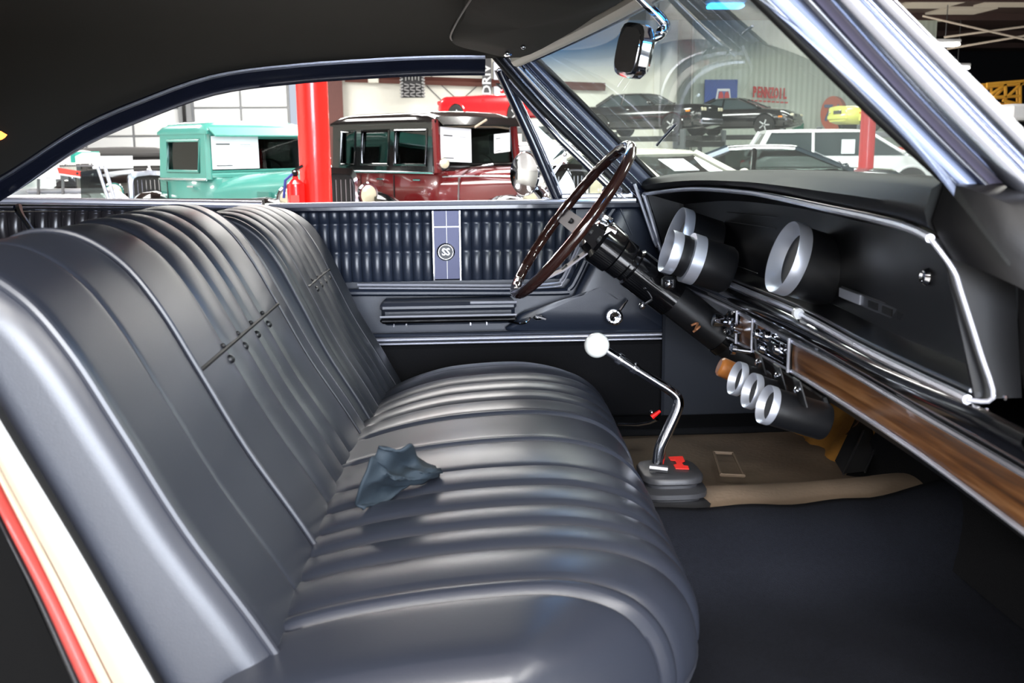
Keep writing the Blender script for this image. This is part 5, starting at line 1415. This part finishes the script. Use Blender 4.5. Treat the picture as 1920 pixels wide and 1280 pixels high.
for i, (px, py, Y, r, bd) in enumerate(((1377, 708, 1.88, .0335, .06), (1404, 731, 1.80, .0340, .06), (1433, 757, 1.71, .0355, .115))):
    c = P(px, py, Y=Y)
    g_ = gauge('small_gauge', lab[i], c, r, bd, 'small gauges under the dashboard', band_=.015, n_ax=AX2)
    bqx, bqy = ((1421, 679), (1457, 704), (1494, 731))[i]
    q = P(bqx, bqy, X=c.x+.045)
    R3_ = Matrix.Rotation(radians(-18), 3, 'Y')
    br = MB().box(q+Vector((.006, 0, -.004)), (.004, .036, .05), R=R3_, bev=.001).build('bracket', BLKM, g_)
    MB().lathe([(.0065, 0), (.0065, .004), (.002, .006)], q+Vector((.001, 0, .0)), (-1, 0, .3), 12).build('bolt', CHROME, br)
bracket = tag(MB().box(P(1470, 722, X=.70)+Vector((.02, .02, -.0)), (.012, .42, .05), R=Matrix.Rotation(radians(-18), 3, 'Y'), bev=.003).build('gauge_panel', BLKM), 'black bracket strip under the dashboard carrying the three small gauges', 'bracket')
MB().tube([P(1500, 745, X=.72), P(1540, 760, X=.74), P(1555, 752, X=.74)], .004, 6).build('cable', RUBBER, bracket)
fl = thing('amber_flasher', 'orange brown plastic cylinder beside the leftmost small gauge', 'relay', P(1362, 692, Y=1.98))
MB().lathe([(.018, -.02), (.020, -.018), (.020, .014), (.016, .018)], P(1363, 692, Y=1.98), (-.9, .1, .4), 20).build('can', mat('amber_plastic', (.62, .38, .18), .35, coat=.3), fl)
kn = thing('pull_switch', 'small chrome pull switch under the dashboard edge above the flasher', 'switch', P(1385, 655, Y=2.0))
MB().lathe([(.005, -.03), (.005, 0), (.012, .002), (.012, .010), (.003, .012)], P(1380, 655, Y=2.0), (-1, 0, .15), 16).build('knob', CHROME, kn)
wr = tag(MB().tube(spline([P(1296, 610, Y=2.4), P(1308, 606, Y=2.4), P(1304, 618, Y=2.38), P(1312, 612, Y=2.38), P(1300, 622, Y=2.39)], 4), .003, 6).build('loose_wire', mat('copper_wire', (.70, .48, .34), .4, .5)), 'tangle of loose copper wire under the dashboard left of the radio', 'wire')

# ================================================================ SHIFTER
Ysh = 2.08
sh = thing('gear_lever', 'chrome bent gear lever with white ball knob and black rubber boot', 'gear lever', P(1255, 900, Y=Ysh))
p0, p1 = P(1119, 647, Y=Ysh), P(1150, 662, Y=Ysh)
MB().sphere(p0, .0268, 28).build('ball_knob', IVORY, sh)
pth = spline([P(1138, 657, Y=Ysh), P(1180, 684, Y=Ysh), P(1225, 712, Y=Ysh), P(1262, 736, Y=Ysh), P(1272, 752, Y=Ysh), P(1268, 772, Y=Ysh), P(1250, 812, Y=Ysh), P(1238, 840, Y=Ysh), P(1234, 868, Y=Ysh)], 6)
MB().tube(pth, [.0085+.0045*min(1, i/len(pth)*1.3) for i in range(len(pth))], 14).build('lever', CHROME, sh)
for (x, y) in ((1162, 672), (1190, 690)):
    a = P(x-3, y-2, Y=Ysh); b = P(x+4, y+3, Y=Ysh)
    MB().tube([a, b], .0125, 12).build('collar', CHROME, sh)
bc = P(1255, 878, Y=Ysh)
zb0 = bc.z
MB().tube([P(1218, 876, Y=Ysh-.02), P(1252, 880, Y=Ysh-.03)], .008, 8).build('lever_clamp', DULL, sh)
rg = []
lev = [(0.062, .0), (.066, -.004), (.066, -.014), (.056, -.020), (.056, -.026), (.074, -.034), (.074, -.044), (.062, -.050), (.062, -.054), (.084, -.062), (.084, -.070), (.074, -.074), (.095, -.082), (.098, -.090)]
for (r, dz_) in lev:
    pts = []
    for k in range(24):
        a = 2*pi*k/24; ca, sa = cos(a), sin(a)
        q = (abs(ca)**4+abs(sa)**4)**(-.25)
        pts.append(Vector((bc.x+.0+r*1.0*q*ca, Ysh+r*1.05*q*sa, zb0+dz_)))
    rg.append(pts)
boot = MB().loft(rg, True, True).build('boot', mat('boot_rubber', (.20, .20, .21), .45, bump=(200, .2, .001)), sh, angle=50)
# red slanted H-like mark on the boot top
hp_ = [(1252, 857), (1279, 856), (1283, 865), (1277, 868), (1281, 873), (1289, 874), (1291, 880), (1266, 879), (1262, 872), (1268, 870), (1265, 864), (1256, 863)]
hpts = [P(x+1, y, Z=zb0+.001) for x, y in hp_]
MB().prism(hpts, (0, 0, .0015)).build('red_mark', mat('mark_red', (.93, .16, .12), .5), boot)
cen = sum(hpts, Vector())/len(hpts)
# chrome lever with red tip beyond the cushion
lv = thing('release_lever', 'short chrome lever with red tip low beyond the seat front corner', 'lever', P(1200, 797, Y=2.55))
MB().tube([P(1160, 795, Y=2.6), P(1195, 796, Y=2.55), P(1218, 792, Y=2.52), P(1232, 786, Y=2.5)], .006, 8, flat=.7).build('arm', CHROME, lv)
MB().tube([P(1222, 782, Y=2.5), P(1238, 770, Y=2.5)], [.007, .004], 8).build('red_tip', REDX, lv)
MB().sphere(P(1222, 773, Y=2.52), .007, 10).build('pivot_ball', CHROME, lv)

# ================================================================ SUN VISOR, MIRROR
vs_ = thing('sun_visor', 'black sun visor folded up against the roof lining above the far pillar', 'sun visor', P(950, 80, Z=1.575))
cv = [P(843, 72, Z=1.575), P(900, 92, Z=1.563), P(975, 103, Z=1.556), P(1060, 62, Z=1.580), P(1120, 22, Z=1.60), P(1165, -20, Z=1.61), P(905, -45, Z=1.625), P(868, 25, Z=1.605)]
cvs = spline(cv, 4, True); ce = sum(cvs, Vector())/len(cvs)
rg = [[ce+(p-ce)*.985+Vector((0, 0, .010)) for p in cvs], [p.copy() for p in cvs], [ce+(p-ce)*.975+Vector((0, 0, -.008)) for p in cvs], [ce+(p-ce)*.6+Vector((0, 0, -.010)) for p in cvs], [ce+Vector((0, 0, -.010)) for p in cvs]]
MB().loft(rg, True, False).build('visor_panel', HEAD, vs_, angle=60)
MB().tube(spline([P(886, -6, Z=1.61), P(860, 35, Z=1.59), P(845, 66, Z=1.572), P(848, 76, Z=1.57)], 5), .0022, 6).build('visor_piping', mat('grey_piping', (.45, .45, .44), .5), vs_)
MB().tube([P(948, 103, Z=1.552), P(957, 101, Z=1.552)], .005, 8).build('visor_bracket', CHROME, vs_)
mr = thing('rear_view_mirror', 'chrome rear view mirror hanging on a curved arm from the windscreen header', 'mirror', P(1210, 30, Y=2.0))
mcn = P(1187, 95, Y=2.05)
# the mirror is a wide oval box seen almost end-on
def mpt(px, py, Y): return P(px, py, Y=Y)
f = [(1158, 55), (1190, 66), (1216, 70), (1222, 122), (1207, 137), (1190, 132), (1158, 104)]
Rm = Matrix.Rotation(radians(3), 3, 'Z') @ Matrix.Rotation(radians(10), 3, 'Y') @ Matrix.Rotation(radians(8), 3, 'X')
w2, h2 = .13, .052
ring = []
for (dx, s) in ((-.012, .90), (-.010, 1.0), (.006, 1.0), (.016, .86), (.020, .5)):
    r = []
    for k in range(28):
        a = 2*pi*k/28; q = (abs(cos(a))**4+abs(sin(a))**4)**(-.25)
        r.append(Rm @ Vector((dx, w2*s*q*cos(a)*.9, h2*s*q*sin(a)))+mcn)
    ring.append(r)
hs = MB().loft(ring, True, True).build('housing', CHROME, mr, angle=50)
r = []
for k in range(28):
    a = 2*pi*k/28; q = (abs(cos(a))**4+abs(sin(a))**4)**(-.25)
    r.append(Rm @ Vector((-.0135, w2*.86*q*cos(a)*.9, h2*.82*q*sin(a)))+mcn)
MB().prism(r, Rm @ Vector((.002, 0, 0))).build('mirror_glass', mat('mirror_silver', (.9, .9, .92), .02, 1), hs)
arm = spline([P(1196, -8, Y=2.05), P(1222, 18, Y=2.05), P(1243, 40, Y=2.05), P(1247, 54, Y=2.05), P(1238, 68, Y=2.05), P(1215, 76, Y=2.05), P(1196, 82, Y=2.05)], 5)
MB().tube(arm, [.009]*12+[.007]*(len(arm)-12), 10).build('arm', CHROME, mr)
MB().sphere(P(1240, 60, Y=2.05), .011, 12).build('ball_joint', CHROME, mr)
